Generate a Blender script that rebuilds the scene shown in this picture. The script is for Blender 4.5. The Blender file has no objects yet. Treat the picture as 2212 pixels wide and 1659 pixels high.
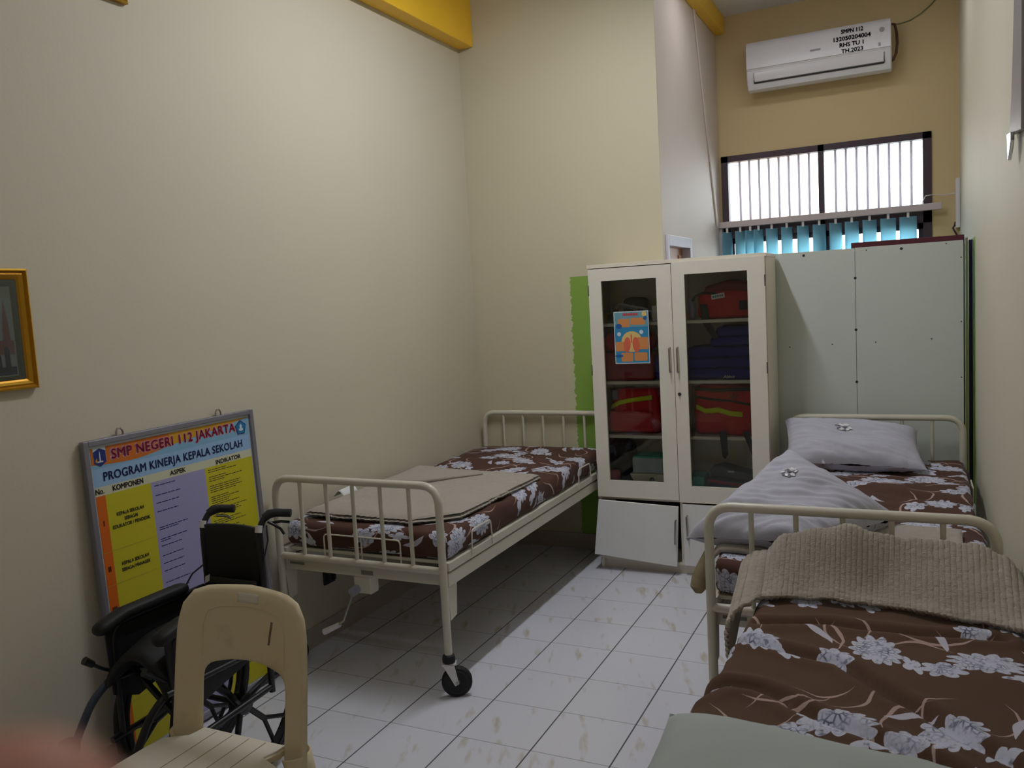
import bpy, bmesh, math, random
from mathutils import Vector, Matrix, noise
PI = math.pi
scene = bpy.context.scene
COL = scene.collection

# ------------------------------------------------------------------ camera
CAM = Vector((1.56243, -4.36666, 1.60795))
RR = Vector((0.8997851, 0.43262518, -0.05676474))
RD = Vector((-0.00806504, -0.11358269, -0.99349581))
RF = Vector((-0.43625879, 0.89439054, -0.09871087))
cd = bpy.data.cameras.new('camera')
cam = bpy.data.objects.new('camera', cd)
COL.objects.link(cam)
M = Matrix.Identity(4)
for i in range(3):
    M[i][0], M[i][1], M[i][2], M[i][3] = RR[i], -RD[i], -RF[i], CAM[i]
cam.matrix_world = M
cd.sensor_fit = 'HORIZONTAL'; cd.sensor_width = 36.0; cd.lens = 29.4256
cd.clip_start = 0.01; cd.clip_end = 100
cd.dof.use_dof = True; cd.dof.focus_distance = 3.6; cd.dof.aperture_fstop = 13.0
scene.camera = cam

# ------------------------------------------------------------------ sky and exposure
w = bpy.data.worlds.new('sky'); scene.world = w; w.use_nodes = True
bg = w.node_tree.nodes['Background']
bg.inputs[0].default_value = (0.86, 0.92, 1.0, 1); bg.inputs[1].default_value = 8.0
scene.view_settings.view_transform = 'Standard'
scene.view_settings.look = 'None'
scene.view_settings.exposure = 0.0
scene.view_settings.gamma = 1.0
scene.view_settings.use_curve_mapping = False

# ------------------------------------------------------------------ helpers
def lin(c):
    return tuple(((v/255)/12.92 if v/255 <= 0.04045 else ((v/255+0.055)/1.055)**2.4) for v in c)

class NT:
    """small expression helper for node trees"""
    def __init__(s, name):
        s.m = bpy.data.materials.new(name); s.m.use_nodes = True
        s.t = s.m.node_tree; s.b = s.t.nodes['Principled BSDF']
    def n(s, typ, **kw):
        nd = s.t.nodes.new(typ)
        for k, v in kw.items(): setattr(nd, k, v)
        return nd
    def put(s, sock, v):
        if isinstance(v, bpy.types.NodeSocket): s.t.links.new(v, sock)
        elif v is not None: sock.default_value = v
    def math(s, op, a, b=None, c=None):
        nd = s.n('ShaderNodeMath', operation=op)
        for i, v in enumerate((a, b, c)):
            if v is not None: s.put(nd.inputs[i], v)
        return nd.outputs[0]
    def mix(s, f, a, b):
        nd = s.n('ShaderNodeMix', data_type='RGBA')
        s.put(nd.inputs[0], f)
        for k, v in ((6, a), (7, b)):
            s.put(nd.inputs[k], (*v, 1) if isinstance(v, tuple) and len(v) == 3 else v)
        return nd.outputs[2]
    def noise(s, scale, detail=3, vec=None, rough=0.5, out=0):
        nd = s.n('ShaderNodeTexNoise'); nd.inputs['Scale'].default_value = scale
        nd.inputs['Detail'].default_value = detail; nd.inputs['Roughness'].default_value = rough
        if vec is not None: s.put(nd.inputs['Vector'], vec)
        return nd.outputs[out]
    def pos(s):
        return s.n('ShaderNodeNewGeometry').outputs['Position']
    def uv(s):
        return s.n('ShaderNodeUVMap').outputs[0]
    def sep(s, v):
        nd = s.n('ShaderNodeSeparateXYZ'); s.put(nd.inputs[0], v); return nd.outputs
    def comb(s, x, y, z=0.0):
        nd = s.n('ShaderNodeCombineXYZ')
        for i, v in enumerate((x, y, z)): s.put(nd.inputs[i], v)
        return nd.outputs[0]
    def ramp(s, v, a, b):
        nd = s.n('ShaderNodeMapRange'); s.put(nd.inputs[0], v)
        nd.inputs[1].default_value = a; nd.inputs[2].default_value = b; return nd.outputs[0]
    def bump(s, h, strength=0.3, dist=0.01):
        nd = s.n('ShaderNodeBump'); s.put(nd.inputs['Height'], h)
        nd.inputs['Strength'].default_value = strength; nd.inputs['Distance'].default_value = dist
        s.t.links.new(nd.outputs[0], s.b.inputs['Normal'])
    def col(s, v): s.put(s.b.inputs['Base Color'], (*v, 1) if isinstance(v, tuple) and len(v) == 3 else v)
    def rough(s, v): s.put(s.b.inputs['Roughness'], v)

def mat(name, c, rough=0.5, metal=0.0, var=0.06, vs=8.0, bump=0.0, bs=200.0, spec=None, coat=0.0, trans=0.0):
    k = NT(name)
    a = lin(c); b = tuple(v*(1-var*2.2) for v in a)
    f = k.noise(vs, 4, k.pos())
    k.col(k.mix(f, a, b)); k.rough(rough)
    k.b.inputs['Metallic'].default_value = metal
    if spec is not None: k.b.inputs['Specular IOR Level'].default_value = spec
    if coat: k.b.inputs['Coat Weight'].default_value = coat; k.b.inputs['Coat Roughness'].default_value = 0.15
    if trans: k.b.inputs['Transmission Weight'].default_value = trans
    if bump: k.bump(k.noise(bs, 3, k.pos()), bump, 0.004)
    return k.m

# --- walls
def wall_mat(name, c, green=None, grime=0.05):
    k = NT(name)
    p = k.pos()
    base = k.mix(k.noise(1.3, 4, p), lin(c), tuple(v*(1-grime*2) for v in lin(c)))
    if green:
        sx, sy, sz = k.sep(p)[0], k.sep(p)[1], k.sep(p)[2]
        jag = k.math('MULTIPLY', k.math('SUBTRACT', k.noise(26, 4, k.comb(0.0, 0.0, sz), 0.7), 0.5), 0.075)
        axis, lo, hi, top = green
        a = sx if axis == 'x' else sy
        m1 = k.math('GREATER_THAN', k.math('ADD', a, jag), lo)
        m2 = k.math('LESS_THAN', a, hi)
        m3 = k.math('LESS_THAN', sz, top)
        mk = k.math('MULTIPLY', k.math('MULTIPLY', m1, m2), m3)
        pale = k.math('MULTIPLY', k.math('MULTIPLY', k.math('GREATER_THAN', k.math('ADD', a, jag), lo-0.055), m3), m2)
        base = k.mix(k.math('MULTIPLY', pale, 0.45), base, lin((205, 206, 165)))
        base = k.mix(mk, base, lin((136, 172, 78)))
    k.col(base); k.rough(0.62)
    k.b.inputs['Specular IOR Level'].default_value = 0.25
    k.bump(k.noise(90, 3, p), 0.12, 0.003)
    return k.m
M_wall = wall_mat('cream_wall_paint', (211, 203, 181))
M_wallb = wall_mat('cream_wall_paint_with_green', (211, 202, 174), green=('x', -0.385, 0.3, 1.735))
M_wallr = wall_mat('cream_wall_paint_right', (212, 207, 186), green=('y', 0.52, 9, 1.80))
M_wallf = wall_mat('ochre_wall_paint', (216, 192, 146))
M_walli = wall_mat('pale_recess_paint', (222, 206, 197))
M_ceil = wall_mat('ceiling_paint', (225, 222, 222))
M_yellow = mat('yellow_gloss_paint', (250, 198, 44), 0.4, var=0.05, vs=3)

# --- floor tiles 0.3 m
def floor_mat():
    k = NT('white_floor_tile')
    p = k.pos(); s = k.sep(p)
    def line(v, wd):
        fr = k.math('FRACT', k.math('ADD', k.math('DIVIDE', v, 0.3), 100.0))
        d = k.math('MINIMUM', fr, k.math('SUBTRACT', 1.0, fr))
        return k.math('LESS_THAN', d, wd)
    lx = line(s[0], 0.0095); ly = line(s[1], 0.0062)
    cell = k.comb(k.math('FLOOR', k.math('DIVIDE', s[0], 0.3)), k.math('FLOOR', k.math('DIVIDE', s[1], 0.3)))
    wn = k.n('ShaderNodeTexWhiteNoise', noise_dimensions='2D'); k.put(wn.inputs['Vector'], cell)
    rnd = wn.outputs[0]
    # short beige vein strokes, stretched along the room
    vx = k.math('ADD', k.math('MULTIPLY', s[0], 16.0), k.math('MULTIPLY', s[1], 6.0))
    vv = k.comb(k.math('ADD', vx, k.math('MULTIPLY', rnd, 30.0)), k.math('MULTIPLY', s[1], 4.5))
    vein = k.ramp(k.noise(1.0, 3, vv, 0.5), 0.60, 0.74)
    c = k.mix(k.math('MULTIPLY', vein, 0.75), lin((224, 224, 232)), lin((186, 172, 140)))
    c = k.mix(k.math('MULTIPLY', rnd, 0.10), c, lin((196, 197, 205)))
    c = k.mix(k.math('MULTIPLY', ly, 0.8), c, lin((122, 122, 126)))
    c = k.mix(lx, c, lin((82, 82, 88)))
    k.col(c)
    g = k.math('MAXIMUM', lx, ly)
    k.rough(k.math('ADD', 0.22, k.math('MULTIPLY', g, 0.5)))
    k.bump(k.math('SUBTRACT', 1.0, g), 0.35, 0.002)
    return k.m
M_floor = floor_mat()

# --- brown floral fabric, UV in metres
def floral(name, cell=0.30, base=(84, 56, 46)):
    k = NT(name)
    uv = k.uv()
    nz = k.noise(9, 2, uv, out=1)
    vm = k.n('ShaderNodeVectorMath', operation='MULTIPLY_ADD')
    k.put(vm.inputs[0], nz); vm.inputs[1].default_value = (0.03, 0.03, 0); k.put(vm.inputs[2], uv)
    vec = vm.outputs[0]
    def cells(scale, off, rand=0.75):
        a = k.n('ShaderNodeVectorMath', operation='ADD'); k.put(a.inputs[0], vec); a.inputs[1].default_value = off
        v = k.n('ShaderNodeTexVoronoi', voronoi_dimensions='2D', feature='F1')
        k.put(v.inputs['Vector'], a.outputs[0]); v.inputs['Scale'].default_value = scale; v.inputs['Randomness'].default_value = rand
        d = k.n('ShaderNodeVectorMath', operation='SUBTRACT'); k.put(d.inputs[0], a.outputs[0]); k.put(d.inputs[1], v.outputs['Position'])
        q = k.sep(d.outputs[0]); c = k.sep(v.outputs['Color'])
        return q[0], q[1], c[0], c[1]
    def rot(x, y, ang):
        c = k.math('COSINE', ang); s_ = k.math('SINE', ang)
        return (k.math('ADD', k.math('MULTIPLY', x, c), k.math('MULTIPLY', y, s_)),
                k.math('SUBTRACT', k.math('MULTIPLY', y, c), k.math('MULTIPLY', x, s_)))
    def flower(scale, off, R, n, squash=1.5, dep=0.26):
        x, y, r1, r2 = cells(scale, off)
        ang = k.math('MULTIPLY', r1, 6.283)
        x, y = rot(x, y, ang); y = k.math('MULTIPLY', y, squash)
        r = k.math('SQRT', k.math('ADD', k.math('MULTIPLY', x, x), k.math('MULTIPLY', y, y)))
        th = k.math('ARCTAN2', y, x)
        pet = k.math('ABSOLUTE', k.math('SINE', k.math('ADD', k.math('MULTIPLY', th, n/2), k.math('MULTIPLY', r2, 6.0))))
        rim = k.math('MULTIPLY', k.math('ADD', 1-dep, k.math('MULTIPLY', pet, dep)), R)
        return k.math('LESS_THAN', r, rim), k.math('DIVIDE', r, R)
    def leaf(scale, off, L, wd, curve):
        x, y, r1, r2 = cells(scale, off, 0.9)
        x, y = rot(x, y, k.math('MULTIPLY', r1, 6.283))
        u = k.math('DIVIDE', x, L); u2 = k.math('MULTIPLY', u, u)
        yy = k.math('ADD', y, k.math('MULTIPLY', u2, curve))
        t = k.math('MULTIPLY', k.math('SUBTRACT', 1.0, u2), wd)
        return k.math('LESS_THAN', k.math('ABSOLUTE', yy), t)
    inv = 1.0/cell
    f1, q1 = flower(inv, (0, 0, 0), 0.092, 13)
    f2, q2 = flower(inv, (0.095, 0.075, 0), 0.058, 7, 1.3, 0.34)
    f3, q3 = flower(inv, (-0.085, 0.065, 0), 0.055, 4, 2.2, 0.5)
    l1 = leaf(inv, (0.13, -0.04, 0), 0.105, 0.0052, 0.045)
    l2 = leaf(inv*1.1, (0.03, 0.15, 0), 0.09, 0.0042, -0.05)
    l4 = leaf(inv, (0.06, -0.11, 0), 0.075, 0.0036, 0.04)
    l1 = k.math('MAXIMUM', l1, l4)
    l3 = leaf(inv, (-0.12, -0.07, 0), 0.060, 0.011, 0.014)
    ve = k.n('ShaderNodeTexVoronoi', voronoi_dimensions='2D', feature='DISTANCE_TO_EDGE')
    k.put(ve.inputs['Vector'], vec); ve.inputs['Scale'].default_value = 70
    edge = k.ramp(ve.outputs['Distance'], 0.22, 0.02)
    big = k.noise(20, 3, uv)
    edge = k.math('MULTIPLY', edge, k.ramp(big, 0.40, 0.62))
    edge = k.math('MULTIPLY', edge, k.ramp(k.math('MINIMUM', q1, q2), 0.98, 0.55))
    edge = k.math('MAXIMUM', edge, k.math('MULTIPLY', k.ramp(k.noise(55, 2, uv), 0.55, 0.68), 0.7))
    white = k.mix(edge, lin((196, 197, 212)), lin((70, 76, 100)))
    bb = lin(base)
    c = k.mix(k.noise(3, 3, uv), bb, tuple(v*0.86 for v in bb))
    tan = lin((176, 150, 142))
    c = k.mix(k.math('MAXIMUM', l1, l2), c, tan)
    c = k.mix(l3, c, lin((190, 186, 200)))
    c = k.mix(k.math('MAXIMUM', f1, k.math('MAXIMUM', f2, f3)), c, white)
    k.col(c); k.rough(0.85)
    k.b.inputs['Sheen Weight'].default_value = 0.05
    k.b.inputs['Specular IOR Level'].default_value = 0.2
    k.bump(k.noise(700, 2, uv), 0.15, 0.001)
    return k.m
M_floral = floral('brown_floral_cotton')
M_floral2 = floral('brown_floral_cotton_near', 0.32, (90, 66, 50))

def blanket_mat(name, c, ribs=True):
    k = NT(name)
    uv = k.uv()
    a = lin(c)
    f = k.noise(45, 4, uv)
    g = k.noise(6, 3, uv)
    cc = k.mix(f, a, tuple(v*0.72 for v in a))
    cc = k.mix(k.math('MULTIPLY', g, 0.25), cc, lin((165, 140, 128)))
    k.col(cc); k.rough(0.95)
    k.b.inputs['Sheen Weight'].default_value = 0.3
    k.b.inputs['Specular IOR Level'].default_value = 0.1
    k.bump(k.noise(260, 4, uv), 0.6, 0.006)
    return k.m
M_rib = blanket_mat('beige_ribbed_fleece', (190, 181, 166))
M_fleece = blanket_mat('beige_fleece', (184, 177, 164))
M_pillow = mat('grey_lilac_pillowcase', (186, 185, 196), 0.9, var=0.06, vs=12, bump=0.25, bs=400, spec=0.15)
M_pillow2 = mat('pale_grey_pillowcase', (178, 184, 180), 0.9, var=0.05, vs=5, bump=0.2, bs=400, spec=0.15)
M_print = mat('grey_printed_flower', (118, 118, 134), 0.9)
M_bed = mat('cream_enamelled_steel', (214, 208, 190), 0.32, var=0.04, spec=0.5)
M_cab = mat('cream_laminate', (232, 224, 206), 0.42, var=0.03)
M_cabd = mat('cream_laminate_inside', (196, 188, 166), 0.5, var=0.03)
M_door = mat('white_laminate', (238, 237, 234), 0.4, var=0.03)
M_cabf = mat('ivory_laminate', (236, 230, 216), 0.42, var=0.03)
M_panel = mat('pale_green_board', (212, 217, 209), 0.6, var=0.05, vs=2)
M_steel = mat('brushed_steel', (170, 168, 162), 0.3, 1.0)
M_alu = mat('aluminium', (150, 148, 158), 0.42, 0.6)
M_dark = mat('dark_screw', (50, 46, 50), 0.6)
M_black = mat('black_vinyl', (13, 14, 15), 0.62, var=0.1)
M_blackm = mat('black_enamel', (24, 24, 30), 0.35)
M_greyt = mat('grey_blue_tube', (70, 78, 98), 0.35, 0.3)
M_rubber = mat('black_rubber', (26, 26, 28), 0.7)
M_greyw = mat('grey_wheel_plastic', (120, 118, 116), 0.55)
M_white = mat('white_plastic', (226, 222, 224), 0.3, var=0.02, spec=0.6)
M_whitep = mat('white_paper', (228, 228, 228), 0.8)
M_gold = mat('gold_moulding', (196, 138, 24), 0.35, 0.55, var=0.12, vs=60)
M_goldl = mat('bright_gold_moulding', (232, 184, 60), 0.3, 0.6, var=0.1, vs=60)
M_win = mat('dark_brown_window_paint', (66, 48, 56), 0.5)
M_bar = mat('grey_window_bar', (206, 196, 214), 0.5)
M_maroon = mat('maroon_timber', (88, 30, 44), 0.5)
M_rail = mat('mauve_white_rail', (206, 192, 192), 0.45)
M_red = mat('red_nylon', (204, 16, 32), 0.7, var=0.12, vs=14, bump=0.4, bs=30)
M_redd = mat('dark_red_nylon', (120, 14, 24), 0.75, var=0.12)
M_blue = mat('navy_blue_cloth', (34, 38, 140), 0.85, var=0.2, vs=10, bump=0.5, bs=25)
M_strap = mat('dark_webbing', (52, 50, 46), 0.85)
M_neon = mat('yellow_reflective_tape', (214, 226, 0), 0.5, var=0.04)
M_teal = mat('teal_card', (30, 176, 148), 0.6)
M_cream = mat('cream_box_plastic', (214, 206, 180), 0.5)
M_chair = None
def chair_mat():
    k = NT('cream_moulded_plastic')
    p = k.pos(); s = k.sep(p)
    a = lin((222, 208, 176)); b = lin((212, 194, 152)); d = lin((140, 120, 80))
    c = k.mix(k.noise(5, 4, p), a, b)
    dirt = k.ramp(k.noise(7, 5, p, 0.65), 0.56, 0.75)
    c = k.mix(k.math('MULTIPLY', dirt, 0.45), c, d)
    k.col(c); k.rough(0.42)
    return k.m
M_chair = chair_mat()
M_seat = mat('worn_pale_plastic', (226, 220, 202), 0.5, var=0.08, vs=9)
M_wood = mat('orange_brown_wood', (222, 150, 96), 0.45, var=0.2, vs=4)

def glass_mat(name, rough=0.02, tint=(0.96, 0.98, 0.97)):
    k = NT(name)
    g = k.n('ShaderNodeBsdfGlossy'); g.inputs['Roughness'].default_value = rough
    tr = k.n('ShaderNodeBsdfTransparent'); tr.inputs[0].default_value = (*tint, 1)
    fr = k.n('ShaderNodeFresnel'); fr.inputs[0].default_value = 1.45
    mx = k.n('ShaderNodeMixShader')
    k.t.links.new(fr.outputs[0], mx.inputs[0]); k.t.links.new(tr.outputs[0], mx.inputs[1]); k.t.links.new(g.outputs[0], mx.inputs[2])
    k.t.links.new(mx.outputs[0], k.t.nodes['Material Output'].inputs[0])
    return k.m
M_glass = glass_mat('clear_glass')
def vane_mat():
    k = NT('light_blue_blind_fabric')
    k.col(lin((176, 214, 228))); k.rough(0.8)
    tl = k.n('ShaderNodeBsdfTranslucent'); tl.inputs[0].default_value = (*lin((190, 236, 250)), 1)
    mx = k.n('ShaderNodeMixShader'); mx.inputs[0].default_value = 0.8
    k.t.links.new(k.b.outputs[0], mx.inputs[1]); k.t.links.new(tl.outputs[0], mx.inputs[2])
    k.t.links.new(mx.outputs[0], k.t.nodes['Material Output'].inputs[0])
    return k.m
M_vane = vane_mat()
def emit_mat(name, c, st):
    k = NT(name)
    k.b.inputs['Emission Color'].default_value = (*c, 1); k.b.inputs['Emission Strength'].default_value = st
    k.col((0.9, 0.9, 0.9)); return k.m

# ------------------------------------------------------------------ mesh builder
class MB:
    def __init__(s): s.v = []; s.f = []; s.mi = []; s.uv = {}; s.mats = []
    def vert(s, p): s.v.append(Vector(p)); return len(s.v)-1
    def face(s, idx, m=0, uv=None):
        s.f.append(list(idx)); s.mi.append(m)
        if uv: s.uv[len(s.f)-1] = uv
    def box(s, x0, x1, y0, y1, z0, z1, m=0, T=None):
        b = len(s.v)
        for z in (z0, z1):
            for x, y in ((x0, y0), (x1, y0), (x1, y1), (x0, y1)):
                p = Vector((x, y, z)); s.v.append(T @ p if T else p)
        for q in ((0,3,2,1),(4,5,6,7),(0,1,5,4),(1,2,6,5),(2,3,7,6),(3,0,4,7)):
            s.face([b+i for i in q], m)
        return s
    def quad(s, a, b, c, d, m=0):
        i = len(s.v); s.v += [Vector(a), Vector(b), Vector(c), Vector(d)]; s.face((i, i+1, i+2, i+3), m); return s
    def poly(s, pts, m=0):
        i = len(s.v); s.v += [Vector(p) for p in pts]; s.face(range(i, i+len(pts)), m); return s
    def prism(s, pts, off, m=0):
        """closed polygon extruded by the vector off"""
        n = len(pts); i = len(s.v); off = Vector(off)
        s.v += [Vector(p) for p in pts] + [Vector(p)+off for p in pts]
        s.face(list(range(i, i+n))[::-1], m); s.face(range(i+n, i+2*n), m)
        for k in range(n):
            j = (k+1) % n; s.face((i+k, i+j, i+n+j, i+n+k), m)
        return s
    def tube(s, path, r, n=12, m=0, cap=True, closed=False):
        path = [Vector(p) for p in path]
        rs = r if isinstance(r, (list, tuple)) else [r]*len(path)
        N = len(path); base = len(s.v); up = None
        for k in range(N):
            if closed: t = path[(k+1) % N]-path[k-1]
            else: t = path[min(k+1, N-1)]-path[max(k-1, 0)]
            t.normalize()
            if up is None:
                up = Vector((0, 0, 1)) if abs(t.z) < 0.9 else Vector((1, 0, 0))
            up = (up - t*up.dot(t))
            if up.length < 1e-5: up = t.orthogonal()
            up.normalize(); sd = t.cross(up)
            for q in range(n):
                a = 2*PI*q/n
                s.v.append(path[k]+(up*math.cos(a)+sd*math.sin(a))*rs[k])
        for k in range(N if closed else N-1):
            k2 = (k+1) % N
            for q in range(n):
                q2 = (q+1) % n
                s.face((base+k*n+q, base+k*n+q2, base+k2*n+q2, base+k2*n+q), m)
        if cap and not closed:
            s.face([base+q for q in range(n)][::-1], m); s.face([base+(N-1)*n+q for q in range(n)], m)
        return s
    def lathe(s, prof, c, axis='z', n=32, m=0):
        """prof: (radius, offset along the axis)"""
        c = Vector(c); base = len(s.v); A = {'x': Vector((1,0,0)), 'y': Vector((0,1,0)), 'z': Vector((0,0,1))}[axis] if isinstance(axis, str) else Vector(axis).normalized()
        u = A.orthogonal().normalized(); w_ = A.cross(u)
        for r, h in prof:
            for q in range(n):
                a = 2*PI*q/n; s.v.append(c+A*h+(u*math.cos(a)+w_*math.sin(a))*max(r, 1e-5))
        for k in range(len(prof)-1):
            for q in range(n):
                q2 = (q+1) % n
                s.face((base+k*n+q, base+k*n+q2, base+(k+1)*n+q2, base+(k+1)*n+q), m)
        s.face([base+q for q in range(n)][::-1], m); s.face([base+(len(prof)-1)*n+q for q in range(n)], m)
        return s
    def grid(s, fn, nu, nv, uvf=None, m=0, closed_u=False):
        b = len(s.v)
        for j in range(nv+1):
            for i in range(nu+1): s.v.append(Vector(fn(i/nu, j/nv)))
        for j in range(nv):
            for i in range(nu):
                a = b+j*(nu+1)+i
                uv = None
                if uvf: uv = [uvf(i/nu, j/nv), uvf((i+1)/nu, j/nv), uvf((i+1)/nu, (j+1)/nv), uvf(i/nu, (j+1)/nv)]
                s.face((a, a+1, a+nu+2, a+nu+1), m, uv)
        return s

ORIG = {}
def obj(name, mb, mats, parent=None, smooth=True, bevel=0.0, solid=0.0, sub=0, weld=False, angle=40):
    if not isinstance(mats, (list, tuple)): mats = [mats]
    me = bpy.data.meshes.new(name)
    if parent: org = ORIG[parent.name]
    else:
        xs = [p.x for p in mb.v]; ys = [p.y for p in mb.v]; zs = [p.z for p in mb.v]
        org = Vector(((min(xs)+max(xs))/2, (min(ys)+max(ys))/2, min(zs)))
    me.from_pydata([p-org for p in mb.v], [], mb.f)
    for m_ in mats: me.materials.append(m_)
    me.polygons.foreach_set('material_index', mb.mi)
    uvl = me.uv_layers.new(name='UVMap')
    for fi, uv in mb.uv.items():
        p = me.polygons[fi]
        for li, c in zip(p.loop_indices, uv): uvl.data[li].uv = c
    bm = bmesh.new(); bm.from_mesh(me)
    if weld: bmesh.ops.remove_doubles(bm, verts=bm.verts, dist=0.0002)
    bmesh.ops.recalc_face_normals(bm, faces=bm.faces)
    for f in bm.faces: f.smooth = smooth
    if smooth:
        ca = math.radians(angle)
        for e in bm.edges:
            if len(e.link_faces) == 2 and e.calc_face_angle(0) > ca: e.smooth = False
    bm.to_mesh(me); bm.free()
    o = bpy.data.objects.new(name, me); COL.objects.link(o)
    if parent: o.parent = parent
    else: o.location = org
    ORIG[o.name] = org
    if solid:
        md = o.modifiers.new('thickness', 'SOLIDIFY'); md.thickness = solid; md.offset = 0
    if bevel:
        md = o.modifiers.new('rounded_edges', 'BEVEL'); md.width = bevel; md.segments = 2; md.limit_method = 'ANGLE'; md.angle_limit = math.radians(50)
    if sub:
        md = o.modifiers.new('smooth', 'SUBSURF'); md.levels = sub; md.render_levels = sub
    return o

def thing(name, loc, label, cat, group=None):
    o = bpy.data.objects.new(name, None); COL.objects.link(o); o.location = loc
    o.empty_display_size = 0.1
    o['label'] = label; o['category'] = cat
    if group: o['group'] = group
    ORIG[o.name] = Vector(loc); return o
def tag(o, label, cat, group=None, kind=None):
    o['label'] = label; o['category'] = cat
    if group: o['group'] = group
    if kind: o['kind'] = kind
    return o
def struct(name, mb, m, parent=None, label=None, cat=None, **kw):
    o = obj(name, mb, m, parent, smooth=kw.pop('smooth', False), **kw)
    if not parent:
        o['kind'] = 'structure'; o['label'] = label; o['category'] = cat
    return o

def text_faces(mb, txt, size, T, m=0, bold=0.0, xs=1.0, align='CENTER', sp=1.0, fit=None):
    cu = bpy.data.curves.new('lettering', 'FONT'); cu.body = txt; cu.size = size
    cu.align_x = align; cu.align_y = 'CENTER'; cu.resolution_u = 3
    cu.space_character = sp
    o = bpy.data.objects.new('lettering', cu); COL.objects.link(o)
    bpy.context.view_layer.update()
    dg = bpy.context.evaluated_depsgraph_get()
    me = o.evaluated_get(dg).to_mesh()
    if fit:
        q = [v.co.x for v in me.vertices]; xs = fit/(max(q)-min(q))
    sh_ = [(0, 0)] if not bold else [(bold*math.cos(a), bold*math.sin(a)) for a in [k*PI/(4 if bold > 0.002 else 2)+0.4 for k in range(8 if bold > 0.002 else 4)]]
    for dx, dy in sh_:
        b = len(mb.v)
        for v in me.vertices: mb.v.append(T(v.co.x*xs+dx, v.co.y+dy))
        for p in me.polygons: mb.face([b+i for i in p.vertices], m)
    o.evaluated_get(dg).to_mesh_clear()
    bpy.data.objects.remove(o); bpy.data.curves.remove(cu)

def soft_box(mb, x0, x1, y0, y1, z0, z1, r, step=0.03, disp=None, m=0):
    """rounded cushion block with unrolled UVs in metres; disp(p, n) -> new p"""
    ix0, ix1, iy0, iy1, iz0, iz1 = x0+r, x1-r, y0+r, y1-r, z0+r, z1-r
    def pt(x, y, z):
        c = Vector((min(max(x, ix0), ix1), min(max(y, iy0), iy1), min(max(z, iz0), iz1)))
        d = Vector((x, y, z))-c
        if d.length < 1e-9: return Vector((x, y, z)), Vector((0, 0, 1))
        n = d.normalized(); return c+n*r, n
    def P(x, y, z):
        p, n = pt(x, y, z)
        return disp(p, n) if disp else p
    nx = max(2, int((x1-x0)/step)); ny = max(2, int((y1-y0)/step)); nz = max(4, int((z1-z0)/step))
    L = lambda a, b, t: a+(b-a)*t
    mb.grid(lambda u, v: P(L(x0,x1,u), L(y0,y1,v), z1), nx, ny, lambda u, v: (L(x0,x1,u), L(y0,y1,v)), m)
    mb.grid(lambda u, v: P(L(x0,x1,1-u), L(y0,y1,v), z0), nx, ny, lambda u, v: (L(x0,x1,u), L(y0,y1,v)), m)
    mb.grid(lambda u, v: P(x1, L(y0,y1,u), L(z0,z1,v)), ny, nz, lambda u, v: (x1+(z1-L(z0,z1,v)), L(y0,y1,u)), m)
    mb.grid(lambda u, v: P(x0, L(y0,y1,1-u), L(z0,z1,v)), ny, nz, lambda u, v: (x0-(z1-L(z0,z1,v)), L(y0,y1,1-u)), m)
    mb.grid(lambda u, v: P(L(x0,x1,u), y0, L(z0,z1,v)), nx, nz, lambda u, v: (L(x0,x1,u), y0-(z1-L(z0,z1,v))), m)
    mb.grid(lambda u, v: P(L(x0,x1,1-u), y1, L(z0,z1,v)), nx, nz, lambda u, v: (L(x0,x1,1-u), y1+(z1-L(z0,z1,v))), m)
    return mb

def pillow_mesh(A, B, C, D, thick, n=26, seed=0.0, sag=None, wr=0.006):
    """cushion spanned by four corners (A-B-C-D going round)"""
    A, B, C, D = map(Vector, (A, B, C, D)); mb = MB()
    nrm = (B-A).cross(D-A).normalized()
    def f(u, v, sgn):
        # corners stay pointed, edges pull in
        uu, vv = u*2-1, v*2-1
        pull = 0.06
        u2 = 0.5+0.5*uu*(1-pull*(1-vv*vv)); v2 = 0.5+0.5*vv*(1-pull*(1-uu*uu))
        p = A*(1-u2)*(1-v2)+B*u2*(1-v2)+C*u2*v2+D*(1-u2)*v2
        h = max(0, (1-uu**4))**0.55*max(0, (1-vv**4))**0.55
        e = 1-h
        wv = noise.noise(Vector((u*3+seed, v*3, seed)))*wr*3 + noise.noise(Vector((u*9+seed, v*9, seed+4)))*wr*(0.6+e*2.2)
        dg_ = u*math.cos(seed)+v*math.sin(seed)
        wv += (abs(noise.noise(Vector((dg_*13, (u*math.sin(seed)-v*math.cos(seed))*2.5, seed+9))))-0.2)*wr*2.2
        wv += (abs(noise.noise(Vector((u*16+seed, v*2.0, seed+2))))-0.2)*wr*3.0*math.exp(-((1-v)*4.5)**2)
        p = p + nrm*sgn*(thick/2*h) + nrm*wv*(0.3+0.7*h)*sgn
        if sag: p = sag(p)
        return p
    mb.grid(lambda u, v: f(u, v, 1), n, n, lambda u, v: (u*0.6, v*0.45))
    mb.grid(lambda u, v: f(u, v, -1), n, n, lambda u, v: (u*0.6, v*0.45))
    mb.surf = f; mb.nrm = nrm
    return mb

def wob(p, s, a, seed=0): return noise.noise(Vector((p.x*s+seed, p.y*s, p.z*s)))*a
def rounded_path(pts, r, n=8):
    """polyline with rounded inner corners"""
    pts = [Vector(p) for p in pts]; out = [pts[0]]
    for i in range(1, len(pts)-1):
        a, b, c = pts[i-1], pts[i], pts[i+1]
        d1 = (a-b).normalized(); d2 = (c-b).normalized()
        p0 = b+d1*r; p1 = b+d2*r
        for k in range(n+1):
            t = k/n; out.append(p0*(1-t)**2+b*2*t*(1-t)+p1*t*t)
    out.append(pts[-1]); return out

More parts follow.
